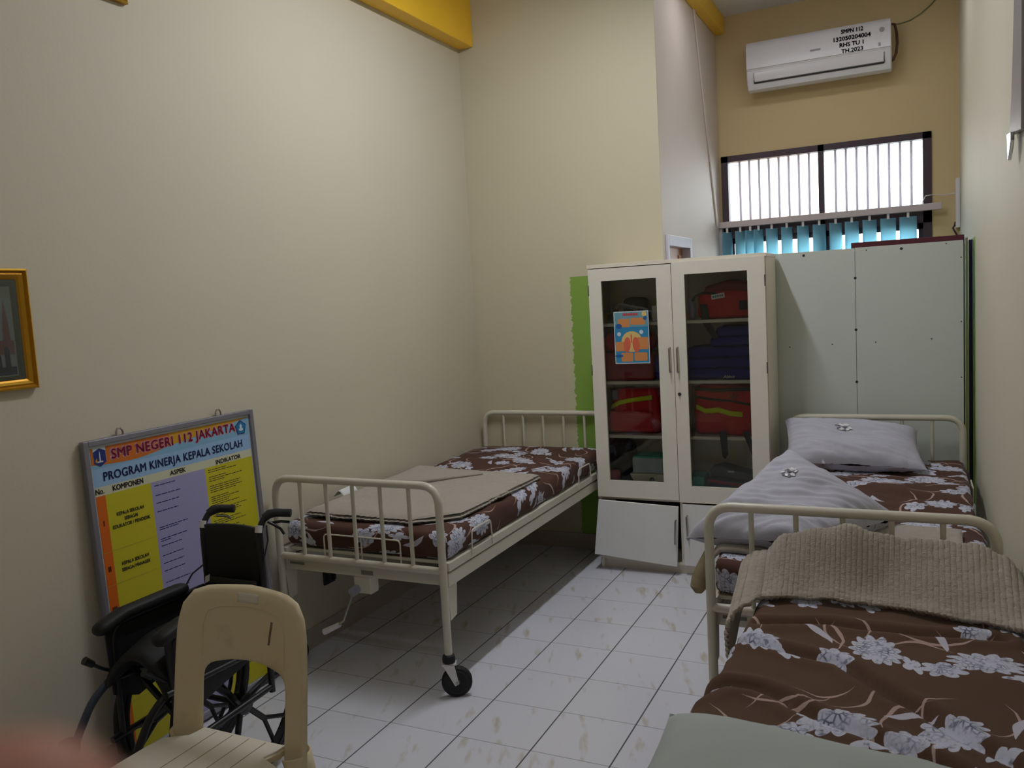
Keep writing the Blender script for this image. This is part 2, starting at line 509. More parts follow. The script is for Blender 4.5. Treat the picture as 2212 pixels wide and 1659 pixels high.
# ------------------------------------------------------------------ lamps of the room and an added fill lamp
def tube_lamp(x, y, z, strength, label, along='x', hw=0.085):
    t = thing('fluorescent_lamp', (x, y, z), label, 'lamp', None)
    def bx(l, w_, z0, z1): return MB().box(x-l, x+l, y-w_, y+w_, z0, z1) if along == 'x' else MB().box(x-w_, x+w_, y-l, y+l, z0, z1)
    obj('housing', bx(0.62, hw+0.01, z, z+0.05), M_white, t, smooth=False)
    for q in (-0.4, 0.4):
        px, py = (x+q, y) if along == 'x' else (x, y+q)
        obj('suspension_rod', MB().tube([(px, py, z+0.05), (px, py, 3.62)], 0.006), M_steel, t)
    obj('diffuser', bx(0.61, hw, z-0.012, z), emit_mat('lit_diffuser_%d' % int(strength), (0.94, 0.975, 1.05), strength), t, smooth=False)
tube_lamp(0.22, -0.95, 3.46, 83, 'white fluorescent lamp hanging lengthwise above the gap between the beds', 'y', 0.042)
tube_lamp(0.34, -3.6, 3.46, 7, 'added white fluorescent fill lamp hanging unseen behind the viewer')  # added out of view to fill the room with light from behind

tube_lamp(1.02, 1.0, 3.52, 8, 'white fluorescent lamp on the ceiling of the window recess')

# ------------------------------------------------------------------ room shell
XL, XR, YF, YR, YB, ZC = -1.074, 1.83, 0.533, 2.2, -5.3, 3.62
struct('floor', MB().box(XL-0.15, XR+0.15, YB-0.15, YR+0.15, -0.06, 0), M_floor, label='white ceramic tiled floor with beige veins', cat='floor')
struct('ceiling', MB().box(XL-0.15, XR+0.15, YB-0.15, YR+0.15, ZC, ZC+0.1), M_ceil, label='plain white ceiling', cat='ceiling')
struct('wall_left', MB().box(XL-0.15, XL, YB, YF, 0, ZC), M_wall, label='long cream painted wall on the left', cat='wall')
struct('wall_front', MB().box(XL-0.15, 0.06, YF, YF+0.15, 0, ZC).box(0.06, 0.213, YF, YF+0.012, 0, ZC), M_wallb, label='cream wall behind the left bed with a ragged green paint patch', cat='wall')
rw = MB().box(0.06, 0.213, YF+0.012, 0.62, 0, ZC).box(0.06, 0.213, 1.20, YR, 0, ZC).box(0.06, 0.213, 0.62, 1.20, 1.93, ZC)
struct('wall_recess', rw, M_walli, label='pale side wall of the window recess with a doorway', cat='wall')
wx0, wx1, wz0, wz1 = 0.232, 1.66, 1.20, 2.60
fw = MB().box(0.06, wx0, YR, YR+0.16, 0, ZC).box(wx1, XR+0.15, YR, YR+0.16, 0, ZC).box(wx0, wx1, YR, YR+0.16, 0, wz0).box(wx0, wx1, YR, YR+0.16, wz1, ZC)
struct('wall_back', fw, M_wallf, label='ochre back wall of the recess around the window', cat='wall')
struct('wall_right', MB().box(XR, XR+0.15, YB, YR, 0, ZC), M_wallr, label='cream wall along the right side with a green painted strip', cat='wall')
struct('wall_rear', MB().box(XL, 0.0, YB-0.15, YB, 0, ZC).box(0.0, 0.9, YB-0.15, YB, 2.1, ZC).box(0.9, XR, YB-0.15, YB, 0, ZC), M_wall, label='cream wall behind the viewer', cat='wall')
struct('door_2', MB().box(0.0, 0.9, YB-0.1, YB-0.06, 0, 2.1), M_wood, label='closed wooden door behind the viewer', cat='door')
struct('trim_1', MB().box(XL, -0.966, YB, YF, 3.225, ZC), M_yellow, label='yellow painted beam along the top of the left wall', cat='beam', bevel=0.006)
struct('trim_2', MB().box(0.213, 0.285, YF+0.0, YR, 3.495, ZC), M_yellow, label='yellow painted beam at the top of the recess', cat='beam', bevel=0.006)
M_skirt = mat('brown_beige_skirting_tile', (186, 176, 164), 0.35, var=0.08, vs=10)
struct('baseboard_left', MB().box(XL, XL+0.008, YB, YF, 0, 0.10), M_skirt, label='beige tile skirting along the left wall', cat='baseboard')
struct('baseboard_front', MB().box(XL+0.008, 0.213, YF-0.008, YF, 0, 0.10), M_skirt, label='beige tile skirting behind the left bed', cat='baseboard')
# slanting raised strip on the recess wall
struct('trim_3', MB().prism([(0.213, 1.50, 3.50), (0.213, 1.545, 3.50), (0.213, 2.075, 2.07), (0.213, 2.03, 2.07)], (0.012, 0, 0)), M_walli, label='slanting raised strip on the recess side wall', cat='trim', bevel=0.004)

# doorway in the recess wall
dr = MB().box(0.05, 0.225, 0.605, 0.65, 0, 1.95).box(0.05, 0.225, 1.165, 1.215, 0, 1.95).box(0.05, 0.225, 0.65, 1.165, 1.885, 1.95)
struct('door_1', dr, mat('lilac_white_door_frame', (214, 206, 222), 0.5), label='lilac white door frame with orange wooden door above the cabinet', cat='door', bevel=0.003)
d1 = bpy.data.objects['door_1']
lf = MB().box(0.135, 0.17, 0.65, 1.165, 0.0, 1.885).box(0.17, 0.178, 0.70, 0.76, 0.1, 1.84).box(0.17, 0.178, 1.05, 1.11, 0.1, 1.84)
obj('door_leaf', lf, M_wood, d1, smooth=False, bevel=0.002)

# window
wf = MB()
y0, y1 = YR-0.012, YR+0.06
wf.box(wx0, wx0+0.05, y0, y1, wz0, wz1).box(wx1-0.055, wx1, y0, y1, wz0, wz1).box(wx0, wx1, y0, y1, wz1-0.045, wz1).box(wx0, wx1, y0, y1, wz0, wz0+0.05)
wf.box(0.925, 0.965, y0, y1, wz0, wz1).box(wx0, wx1, y0, y1, 1.985, 2.10)
win = struct('window_1', wf, M_win, label='dark framed two pane window with vertical bars above a blind', cat='window')
lw = MB()
for a, b in ((wx0+0.05, 0.925), (0.965, wx1-0.055)):
    lw.box(a, a+0.03, y0+0.02, y1-0.01, wz0+0.05, 1.985).box(b-0.03, b, y0+0.02, y1-0.01, wz0+0.05, 1.985)
    lw.box(a, b, y0+0.02, y1-0.01, 1.945, 1.985).box(a, b, y0+0.02, y1-0.01, wz0+0.05, wz0+0.09)
obj('sash', lw, M_win, win, smooth=False)
gl = MB()
for a, b in ((wx0+0.05, 0.925), (0.965, wx1-0.055)):
    gl.box(a, b, YR+0.03, YR+0.034, 2.10, wz1-0.045); gl.box(a, b, YR+0.03, YR+0.034, wz0+0.05, 1.985)
obj('glass', gl, M_glass, win, smooth=False)
for a, b in ((wx0+0.05, 0.925), (0.965, wx1-0.055)):
    for i in range(1, 9):
        x = a+(b-a)*i/9
        obj('bar', MB().box(x-0.009, x+0.009, YR+0.075, YR+0.081, 1.97, wz1-0.01), M_bar, win, smooth=False, bevel=0.003)
# neighbouring wall outside
tag(obj('neighbouring_wall', MB().box(-2.6, 0.55, 5.2, 5.4, 0, 3.6).box(-2.65, 0.6, 5.15, 5.45, 3.6, 3.7), mat('outside_peach_render', (238, 214, 196), 0.9), smooth=False),
    'peach rendered wall seen pale through the left window pane', 'wall')
tag(obj('ground', MB().box(-6, 8, 2.36, 9, -0.1, 0), mat('outside_concrete', (200, 198, 190), 0.9), smooth=False), 'pale ground outside the window', 'ground')
bpy.data.objects['ground']['kind'] = 'structure'

# vertical blind
bl = thing('vertical_blind', (0.95, 2.13, 2.06), 'light blue vertical blind hanging from a white rail below the window bars', 'blind')
obj('head_rail', MB().box(0.185, 1.72, 2.11, 2.15, 2.062, 2.108), M_rail, bl, smooth=False, bevel=0.004)
us = [(92,170),(220,300),(315,400),(400,475),(515,612),(660,752),(808,905),(950,1060),(1100,1205),(1237,1355),(1392,1510),(1545,1675),(1705,1850)]
for a, b in us:
    xa = 0.245+((1540+a/4.174)-1562)*0.003135; xb = 0.245+((1540+b/4.174)-1562)*0.003135
    c = (xa+xb)/2; hw = (xb-xa)/2; d = math.sqrt(max(0.0001, 0.055**2-hw**2))*0.9
    vb = MB()
    n = 6
    pts = [(c-hw+2*hw*i/n, 2.13-d+2*d*i/n+0.006*math.sin(PI*i/n)) for i in range(n+1)]
    for i in range(n):
        p, q = pts[i], pts[i+1]
        vb.quad((p[0], p[1], 1.28), (q[0], q[1], 1.28), (q[0], q[1], 2.032), (p[0], p[1], 2.032))
    va = obj('vane', vb, M_vane, bl, weld=True, solid=0.0012)
    hb = MB().box(c-0.008, c+0.008, 2.126, 2.134, 2.025, 2.064)
    obj('hook', hb, M_white, va, smooth=False)
obj('bracket', MB().box(0.186, 0.236, 2.13, 2.19, 1.86, 2.06), M_rail, bl, smooth=False, bevel=0.003)
obj('pull_cord', MB().tube([(1.62, 2.12, 2.16), (1.66, 2.14, 2.165), (1.74, 2.16, 2.158), (1.80, 2.17, 2.165)], 0.003, 6).tube([(1.62, 2.12, 2.16), (1.60, 2.12, 2.12), (1.60, 2.12, 2.06)], 0.003, 6), M_white, bl)
tk = MB().box(1.803, 1.829, 2.12, 2.199, 1.93, 2.26)
tag(obj('cable_trunking', tk, M_white, smooth=False, bevel=0.003), 'narrow white cable trunking in the corner right of the window', 'trunking')
cb = MB().tube([(1.80, 2.16, 1.95), (1.785, 2.15, 1.93), (1.80, 2.14, 1.90), (1.815, 2.15, 1.87), (1.82, 2.16, 1.80), (1.82, 2.17, 1.5)], 0.006, 8)
cb.tube([(1.79, 2.15, 1.93), (1.80, 2.17, 1.97), (1.812, 2.18, 1.945)], 0.004, 6)
tag(obj('power_cable', cb, M_dark), 'dark cable hanging out of the white trunking', 'cable')

# ------------------------------------------------------------------ air conditioner
ac = thing('air_conditioner', (0.945, 2.1, 3.01), 'white wall mounted split air conditioner with black stencilled lettering', 'air conditioner')
prof = [(2.2,3.06),(2.2,3.35),(2.08,3.352),(2.03,3.345),(2.003,3.325),(1.992,3.295),(1.988,3.15),(1.992,3.145),(1.998,3.10),(2.008,3.06),(2.03,3.02),(2.06,3.008),(2.10,3.012)]
obj('casing', MB().prism([(0.472, y, z) for y, z in prof], (0.95, 0, 0)), M_white, ac, bevel=0.008, angle=30)
obj('front_panel', MB().prism([(0.474, y, z) for y, z in ((2.02,3.348),(1.998,3.33),(1.984,3.297),(1.980,3.155),(1.99,3.155),(2.0,3.3))], (0.946, 0, 0)), M_white, ac, bevel=0.003, angle=30)
lv = [(0.525, y, z) for y, z in ((1.990,3.13),(1.992,3.10),(1.999,3.068),(2.006,3.07),(2.001,3.10),(1.998,3.13))]
obj('louvre', MB().prism(lv, (0.85, 0, 0)), M_white, ac, bevel=0.001)
sl = MB().prism([(0.525, y, z) for y, z in ((1.9985,3.064),(2.003,3.056),(2.012,3.056),(2.012,3.064))], (0.85, 0, 0))
sl.box(1.374, 1.379, 1.992, 2.002, 3.06, 3.128).box(0.522, 0.526, 1.992, 2.002, 3.06, 3.128)
obj('outlet_slot', sl, M_dark, ac, smooth=False, )
tb = MB()
def acT(x0, z0, y=1.9792):
    return lambda a, b: Vector((x0+a, y-(0.0), z0+b))
text_faces(tb, 'SMPN 112', 0.038, acT(1.180, 3.300), bold=0.0014, fit=0.138)
text_faces(tb, '132050204004', 0.038, acT(1.176, 3.254), bold=0.0014, fit=0.232)
text_faces(tb, 'RHS TU 1', 0.038, acT(1.178, 3.212), bold=0.0016, fit=0.150)
text_faces(tb, 'TH.2023', 0.038, acT(1.180, 3.171), bold=0.0014, fit=0.136)
obj('stencilled_lettering', tb, mat('black_stencil_ink', (34, 28, 48), 0.7), ac, smooth=False)
gm = MB().lathe([(0.016, 0), (0.016, 0.0012)], (1.365, 1.9802, 3.272), (0, -1, 0), 20).lathe([(0.010, 0), (0.010, 0.0016)], (1.368, 1.9800, 3.268), (0, -1, 0), 16)
M_ink = mat('pale_grey_ink', (158, 152, 158), 0.5)
obj('sensor_mark', MB().box(1.343, 1.357, 1.9785, 1.981, 3.168, 3.190), M_ink, ac, smooth=False)
obj('maker_mark', MB().box(0.908, 0.977, 1.9788, 1.981, 3.207, 3.219), M_ink, ac, smooth=False)
obj('marking', gm, M_ink, ac, smooth=False)
hs = MB().tube([(1.40, 2.06, 3.32), (1.44, 2.09, 3.32), (1.452, 2.10, 3.27), (1.456, 2.10, 3.20), (1.448, 2.10, 3.13), (1.43, 2.10, 3.09), (1.41, 2.10, 3.08)], 0.009, 8)
obj('drain_hose', hs, mat('brown_hose', (92, 62, 44), 0.6), ac)
cbl = MB().tube([(1.43, 2.19, 3.345), (1.48, 2.194, 3.345), (1.535, 2.194, 3.355), (1.60, 2.194, 3.385), (1.66, 2.194, 3.43), (1.72, 2.194, 3.49), (1.80, 2.194, 3.58)], 0.004, 6)
tag(obj('air_conditioner_cable', cbl, mat('grey_green_cable', (130, 128, 88), 0.6)), 'thin grey cable rising along the back wall from the air conditioner', 'cable')
dbm = MB().tube([(1.29, 2.14, 3.358), (1.30, 2.13, 3.372), (1.32, 2.14, 3.366), (1.345, 2.13, 3.366), (1.35, 2.14, 3.358)], 0.006, 6)
obj('wire_end', dbm, mat('dark_red_wire', (80, 24, 28), 0.7), ac)

# ------------------------------------------------------------------ partition
pt = thing('partition', (1.29, 0.565, 0), 'tall pale green board partition behind the right bed', 'partition')
obj('board', MB().box(0.62, 1.2615, 0.552, 0.566, 0, 1.785), M_panel, pt, smooth=False, bevel=0.001)
obj('board', MB().box(1.2635, 1.778, 0.552, 0.566, 0, 1.787), M_panel, pt, smooth=False, bevel=0.001)
fr = MB()
for x in (0.64, 1.24, 1.752): fr.box(x, x+0.024, 0.567, 0.60, 0, 1.77)
for z in (0.02, 0.85, 1.74): fr.box(0.64, 1.776, 0.567, 0.60, z, z+0.025)
obj('frame', fr, M_maroon, pt, smooth=False)
obj('top_timber', MB().box(1.243, 1.783, 0.569, 0.609, 1.776, 1.815), M_maroon, pt, smooth=False, bevel=0.002)
sc = [(1.262, 1.74), (1.262, 1.60), (1.262, 1.285), (1.262, 0.99), (1.262, 0.72)]
import itertools
for x, z in ((1.0, 1.765), (1.49, 1.765), (1.262, 1.625), (1.262, 1.345), (1.262, 1.06), (1.262, 0.80),
             (0.915, 1.26), (1.14, 1.27), (1.36, 1.275), (1.63, 1.285), (0.91, 0.85), (1.14, 0.855), (1.36, 0.86), (1.63, 0.865),
             (1.32, 1.77), (1.70, 1.775), (1.768, 1.70), (1.768, 1.37), (1.768, 1.08), (1.768, 0.80)):
    r = 0.0075 if abs(x-1.262) < 0.01 or z > 1.762 and x in (1.0, 1.49) else 0.0035
    obj('screw', MB().lathe([(r, 0), (r*0.8, 0.0015)], (x, 0.552, z), (0, -1, 0), 10), M_dark, pt, smooth=False)
obj('edge_or_shade_strip', MB().box(1.790, 1.801, 0.60, 0.625, 0, 1.80), M_cream, pt, smooth=False)
obj('edge_or_shade_strip', MB().box(1.780, 1.784, 0.569, 0.61, 0, 1.80), mat('gap_shadow_violet', (46, 30, 84), 0.5), pt, smooth=False)  # dark violet strips stand in for the shadow in the gap by the wall
obj('edge_or_shade_strip', MB().box(1.808, 1.826, 0.66, 0.70, 0, 1.79), bpy.data.materials['gap_shadow_violet'], pt, smooth=False)

# ------------------------------------------------------------------ hospital beds
def bed(x0, y0, label, L=2.03, W=0.88, crank=True):
    """x0,y0 = outside of the foot post; bed runs along +y"""
    x1 = x0+W; yh = y0+L; R = 0.0165
    t = thing('hospital_bed', ((x0+x1)/2, (y0+yh)/2, 0), label, 'bed', 'cream steel hospital beds')
    def board(y, nm):
        b = obj(nm, MB().tube(rounded_path([(x0+R, y, 0.52), (x0+R, y, 0.883), (x1-R, y, 0.883), (x1-R, y, 0.52)], 0.085, 10), R, 14), M_bed, t)
        obj('crossbar', MB().tube([(x0+R, y, 0.53), (x1-R, y, 0.53)], 0.0155, 12), M_bed, b)
        for i in range(5):
            x = x0+R+(W-2*R)*(i+1)/6
            obj('spindle', MB().tube([(x, y, 0.535), (x, y, 0.875)], 0.0088, 10), M_bed, b)
        return b
    board(y0, 'footboard'); board(yh, 'headboard')
    for y, sy in ((y0, 1), (yh, -1)):
        for x, sx in ((x0+R, 1), (x1-R, -1)):
            lg = obj('leg', MB().tube([(x, y, 0.52), (x, y, 0.165)], R, 14), M_bed, t)
            obj('bracket', MB().prism([(x-0.003, y+sy*0.018, 0.455), (x-0.003, y+sy*0.10, 0.455), (x-0.003, y+sy*0.085, 0.32), (x-0.003, y+sy*0.035, 0.31)], (0.006, 0, 0)), M_bed, lg, smooth=False, bevel=0.001)
            th = {(1, 1): -0.5, (-1, 1): -1.05, (1, -1): 0.6, (-1, -1): -0.3}[(sx, sy)]
            RT = Matrix.Translation((x, y, 0)) @ Matrix.Rotation(th, 4, 'Z')
            def rz(mb, RT=RT): mb.v = [RT @ v for v in mb.v]; return mb
            fk = MB().prism([(-0.022, -0.026, 0.142), (-0.022, 0.02, 0.146), (-0.022, 0.036, 0.06), (-0.022, 0.020, 0.05)], (0.003, 0, 0)).prism([(0.019, -0.026, 0.142), (0.019, 0.02, 0.146), (0.019, 0.036, 0.06), (0.019, 0.020, 0.05)], (0.003, 0, 0)).box(-0.022, 0.022, -0.03, 0.03, 0.138, 0.145)
            cs = obj('caster', rz(fk), M_white, t, smooth=False, bevel=0.001)
            obj('collar', MB().lathe([(0.020, 0.0), (0.027, 0.006), (0.027, 0.02), (0.024, 0.032), (0.0168, 0.036)], (x, y, 0.145), 'z', 20), M_rubber, cs)
            wc = (0, 0.028, 0.0635)
            obj('tyre', rz(MB().lathe([(0.044, -0.016), (0.058, -0.015), (0.0635, -0.008), (0.0635, 0.008), (0.058, 0.015), (0.044, 0.016)], wc, 'x', 36)), M_rubber, cs)
            obj('wheel', rz(MB().lathe([(0.010, -0.0185), (0.014, -0.0135), (0.045, -0.0135), (0.0465, -0.017), (0.0465, 0.017), (0.045, 0.0135), (0.014, 0.0135), (0.010, 0.0185)], wc, 'x', 32)), M_greyw, cs)
            obj('axle_bolt', rz(MB().tube([(-0.026, 0.028, 0.0635), (0.026, 0.028, 0.0635)], 0.006, 8)), M_steel, cs)
    fr = MB()
    for x in (x0+0.004, x1-0.034):
        fr.box(x, x+0.03, y0+0.02, yh-0.02, 0.458, 0.512)
    fr.box(x0+0.02, x1-0.02, y0+0.022, y0+0.05, 0.46, 0.508).box(x0+0.02, x1-0.02, yh-0.05, yh-0.022, 0.46, 0.508)
    obj('frame', fr, M_bed, t, smooth=False, bevel=0.003)
    pf = MB()
    for x in (x0+0.002, x1-0.032):
        pf.box(x, x+0.03, y0+0.026, yh-0.026, 0.520, 0.556)
    for k in range(9):
        y = y0+0.06+k*(L-0.16)/8; pf.box(x0+0.03, x1-0.03, y, y+0.05, 0.538, 0.552)
    obj('platform', pf, M_bed, t, smooth=False, bevel=0.002)
    for k in range(2):
        ya = y0+0.22+k*1.27
        for x in (x0-0.0, x1+0.0):
            obj('mattress_stop', MB().tube(rounded_path([(x, ya, 0.53), (x, ya+0.01, 0.642), (x, ya+0.185, 0.642), (x, ya+0.195, 0.53)], 0.02, 5), 0.0035, 8), M_bed, t)
    obj('mattress_stop', MB().tube(rounded_path([(x0+0.24, y0+0.035, 0.53), (x0+0.24, y0+0.035, 0.632), (x0+0.64, y0+0.035, 0.632), (x0+0.64, y0+0.035, 0.53)], 0.02, 5), 0.0035, 8).tube([(x0+0.44, y0+0.035, 0.632), (x0+0.44, y0+0.035, 0.53)], 0.0035, 8), M_bed, t)
    if crank:
        cx_ = x0+0.44
        ck = obj('crank', MB().box(cx_-0.045, cx_+0.045, y0+0.02, y0+0.08, 0.385, 0.46), M_bed, t, smooth=False, bevel=0.006)
        obj('boss', MB().tube([(cx_-0.03, y0+0.03, 0.405), (cx_-0.03, y0-0.015, 0.40)], 0.02, 14), mat('grey_lilac_plastic', (150, 150, 164), 0.5), ck)
        obj('rod', MB().tube([(cx_-0.03, y0-0.008, 0.40), (cx_-0.05, y0-0.012, 0.35), (cx_-0.085, y0-0.014, 0.27), (cx_-0.12, y0-0.016, 0.245)], 0.006, 8), M_steel, ck)
        obj('handle', MB().tube([(cx_-0.11, y0-0.016, 0.248), (cx_-0.195, y0-0.018, 0.205)], [0.011, 0.014], 12), M_white, ck)
        ml = mat('dull_grey_label', (130, 128, 116), 0.6)
        obj('name_plate', MB().box(x0+0.05, x0+0.13, y0+0.019, y0+0.022, 0.486, 0.498), ml, t, smooth=False)
        obj('name_plate', MB().box(x0+0.44, x0+0.50, y0+0.019, y0+0.022, 0.472, 0.490), ml, t, smooth=False)
    return t
bed(-1.045, -1.53, 'cream steel bed against the left wall, flat mattress with a folded blanket')
bed(0.905, -1.60, 'cream steel bed against the right wall, strewn with grey pillows', crank=True)

def creases(lines, amp, wd):
    segs = []
    for ln in lines:
        for a, b in zip(ln[:-1], ln[1:]): segs.append((Vector(a), Vector(b)))
    def f(x, y):
        p = Vector((x, y)); best = 9; sgn = 0
        for a, b in segs:
            d = b-a; t = max(0, min(1, (p-a).dot(d)/d.length_squared)); q = a+d*t
            r = (p-q)
            if r.length < best:
                best = r.length; sgn = 1 if d.x*r.y-d.y*r.x > 0 else -1
        s_ = best/wd
        return amp*(-math.exp(-s_*s_) + 0.55*math.exp(-(s_-2.2)**2*0.5))
    return f

def mattress(x0, x1, y0, y1, z0, z1, label, m, cr=None, seed=0, r=0.035, step=0.025, wrinkle=0.006, flare=None):
    def disp(p, n):
        side = 1-abs(n.z)
        a = wob(p, 3.0, wrinkle*1.4, seed)+wob(p, 9.0, wrinkle*0.7, seed+7)
        a += side*wob(Vector((p.x, p.y*1.0, p.z*0.4)), 8.0, wrinkle*2.5, seed+3)
        q = p+n*a
        if cr and n.z > 0.2: q.z += cr(p.x, p.y)
        if p.z < z0+0.02: q.z = max(q.z, z0)
        if flare: q = flare(q, n)
        return q
    mb = soft_box(MB(), x0, x1, y0, y1, z0, z1, r, step, disp)
    return tag(obj('mattress', mb, m, weld=True, angle=80), label, 'mattress')
crL = creases([[(-0.33, 0.05), (-0.24, -0.15), (-0.2, -0.4)], [(-0.3, -1.0), (-0.2, -0.85), (-0.18, -0.6)]], 0.008, 0.03)
mattress(-1.035, -0.178, -1.485, 0.465, 0.5565, 0.672, 'brown floral mattress on the left bed, under a flat folded blanket', M_floral, crL, 1, wrinkle=0.007)
crR = creases([[(1.2, -0.2), (1.5, -0.45), (1.75, -0.5)], [(1.3, -0.6), (1.55, -0.7), (1.78, -0.9)], [(1.5, 0.1), (1.7, 0.0)]], 0.010, 0.03)
mattress(0.915, 1.775, -1.555, 0.40, 0.5565, 0.672, 'brown floral mattress on the right bed, under the grey pillows', M_floral, crR, 5, wrinkle=0.009)

# ------------------------------------------------------------------ left bed things
def flat_blanket():
    mb = MB()
    A, B, C, D = Vector((-0.985, -1.40)), Vector((-0.40, -1.425)), Vector((-0.205, -0.46)), Vector((-1.02, -0.36))
    E = Vector((-0.23, -1.27))
    def layer(z, th, inset, seed):
        def f(u, v, up):
            l = A*(1-v)+D*v; r_ = (B*(1-min(1, v*6))+E*min(1, v*6)) if v < 1/6 else E*(1-(v-1/6)*1.2)+C*(v-1/6)*1.2
            p = l*(1-u)+r_*u; c = (A+C)/2
            p = c+(p-c)*(1-inset)
            e = min(u, 1-u, v, 1-v); edge = min(1, e*18)
            zz = z+(th*(0.35+0.65*math.sqrt(edge)) if up else 0)
            zz += wob(Vector((p.x, p.y, seed)), 6, 0.006)+wob(Vector((p.x, p.y, seed)), 22, 0.003)
            jag = 0.005*math.sin((u+v)*260)*(1-edge)
            return Vector((p.x+jag, p.y+jag, zz))
        mb.grid(lambda u, v: f(u, v, True), 60, 72, lambda u, v: (u*0.8, v*1.0))
        mb.grid(lambda u, v: f(u, v, False), 60, 72, lambda u, v: (u*0.8, v*1.0))
    layer(0.682, 0.013, 0.0, 1.0); layer(0.693, 0.017, 0.018, 2.0)
    mb.tube([(-0.98, -0.9, 0.715), (-0.86, -0.87, 0.722), (-0.72, -0.80, 0.716), (-0.5, -0.55, 0.712)], [0.006, 0.011, 0.010, 0.004], 8)
    return mb
tag(obj('blanket', flat_blanket(), M_fleece, weld=True, angle=80), 'flat folded beige fleece blanket on the left bed', 'blanket')
def flap():
    mb = MB()
    mb.grid(lambda u, v: (-1.03+0.06*u+0.01*v, -1.12+0.10*v, 0.70+0.028*math.sin(u*PI)*1+0.01*v), 8, 8)
    return mb
tag(obj('folded_tissue', flap(), M_whitep, solid=0.003), 'small white folded tissue on the left bed against the wall', 'tissue')
sk = MB().box(XL+0.0, XL+0.012, -1.20, -1.12, 0.27, 0.345).box(XL+0.012, XL+0.03, -1.188, -1.172, 0.285, 0.33).box(XL+0.012, XL+0.03, -1.15, -1.134, 0.285, 0.33)
tag(obj('wall_socket', sk, M_dark, smooth=False, bevel=0.002), 'small dark socket low on the wall under the left bed', 'socket')

# ------------------------------------------------------------------ right bed pillows and blanket
p1 = pillow_mesh((0.90, 0.37, 0.872), (1.56, 0.36, 0.830), (1.60, -0.04, 0.705), (0.96, -0.06, 0.722), 0.15, 60, 2.0, wr=0.007)
o = tag(obj('pillow', p1, M_pillow, weld=True, angle=80), 'plump pale grey pillow leaning on the headboard of the right bed', 'pillow', 'grey pillows on the right bed')
def blossom(parent, pm_, u0, v0, s, seed, n=1):
    mb = MB(); rg = random.Random(seed)
    for q in range(16):
        a = q*2.4; rr = s*(0.25+0.75*((q*7) % 5)/5); cu_, cv_ = u0+rr*math.cos(a), v0+rr*math.sin(a)*1.1
        sz = s*(0.22+0.12*rg.random()); rot = rg.random()*3
        pts = []
        for k in range(8):
            b = k*PI/4; du, dv = sz*math.cos(b), sz*0.55*math.sin(b)
            uu = cu_+du*math.cos(rot)-dv*math.sin(rot); vv = cv_+(du*math.sin(rot)+dv*math.cos(rot))*1.3
            pts.append(pm_.surf(uu, vv, n)+pm_.nrm*n*(0.0022+0.0002*q))
        mb.poly(pts, q % 3 == 0)
    return obj('printed_flower', mb, [M_white, M_print], parent, smooth=False)
blossom(o, p1, 0.46, 0.36, 0.085, 3, -1)
p2 = pillow_mesh((0.80, -1.44, 0.715), (1.085, -0.86, 0.945), (1.50, -1.02, 0.720), (1.24, -1.50, 0.740), 0.17, 60, 9.0, wr=0.009)
o2 = tag(obj('pillow', p2, M_pillow, weld=True, angle=80), 'crumpled grey pillow at the foot of the right bed, overhanging its left side', 'pillow', 'grey pillows on the right bed')
blossom(o2, p2, 0.70, 0.32, 0.07, 8, -1)
def rb_blanket():
    mb = MB()
    def f(u, v):
        x = 0.86+0.84*u; y = -1.46+0.42*v
        z = 0.69+0.012*math.sin(v*7)+wob(Vector((x, y, 3)), 7, 0.012)
        if x < 0.92:
            z -= (0.92-x)*1.5
        return Vector((x, y, z))
    mb.grid(f, 50, 26, lambda u, v: (u*0.84, v*0.42))
    return mb
tag(obj('blanket', rb_blanket(), M_fleece, solid=0.014, angle=80), 'beige fleece blanket under the crumpled pillow on the right bed', 'blanket')
bb = MB()
bb.tube([(0.872, -1.43, 0.672), (0.868, -1.44, 0.650), (0.86, -1.46, 0.620), (0.855, -1.48, 0.585), (0.853, -1.49, 0.555), (0.853, -1.495, 0.535)], [0.008, 0.014, 0.02, 0.028, 0.03, 0.012], 14)
tag(obj('cloth_bundle', bb, mat('olive_beige_cloth', (150, 136, 104), 0.9, var=0.2, vs=40)), 'small olive beige cloth bundle hanging at the left foot corner of the right bed', 'cloth')

# ------------------------------------------------------------------ near couch, mattress, blanket, pillow
NX0, NX1, NY0, NY1 = 1.105, 1.822, -3.45, -1.655
ct = thing('examination_couch', (1.46, -2.55, 0), 'low steel couch in the foreground under a brown floral mattress', 'bed')
fr = MB().box(NX0+0.03, NX0+0.06, NY0+0.02, NY1-0.03, 0.44, 0.48).box(NX1-0.06, NX1-0.03, NY0+0.02, NY1-0.03, 0.44, 0.48).box(NX0+0.03, NX1-0.03, NY0+0.02, NY0+0.05, 0.44, 0.48).box(NX0+0.03, NX1-0.03, NY1-0.06, NY1-0.03, 0.44, 0.48)
fr.box(NX0+0.04, NX1-0.04, NY0+0.03, NY1-0.04, 0.48, 0.495)
obj('frame', fr, M_bed, ct, smooth=False, bevel=0.002)
for x in (NX0+0.06, NX1-0.06):
    for y in (NY0+0.05, NY1-0.08):
        obj('leg', MB().tube([(x, y, 0.445), (x, y, 0.0)], 0.014, 12), M_bed, ct)
crN = creases([[(1.12, -2.12), (1.247, -2.162), (1.381, -2.192), (1.507, -2.341), (1.573, -2.398), (1.614, -2.448), (1.652, -2.49), (1.80, -2.62)],
               [(1.30, -2.46), (1.383, -2.507), (1.491, -2.548), (1.619, -2.612), (1.75, -2.72)],
               [(1.147, -1.989), (1.333, -1.934), (1.552, -1.946), (1.755, -1.91)],
               [(1.10, -2.46), (1.14, -2.40), (1.212, -2.40), (1.283, -2.437)]], 0.020, 0.017)
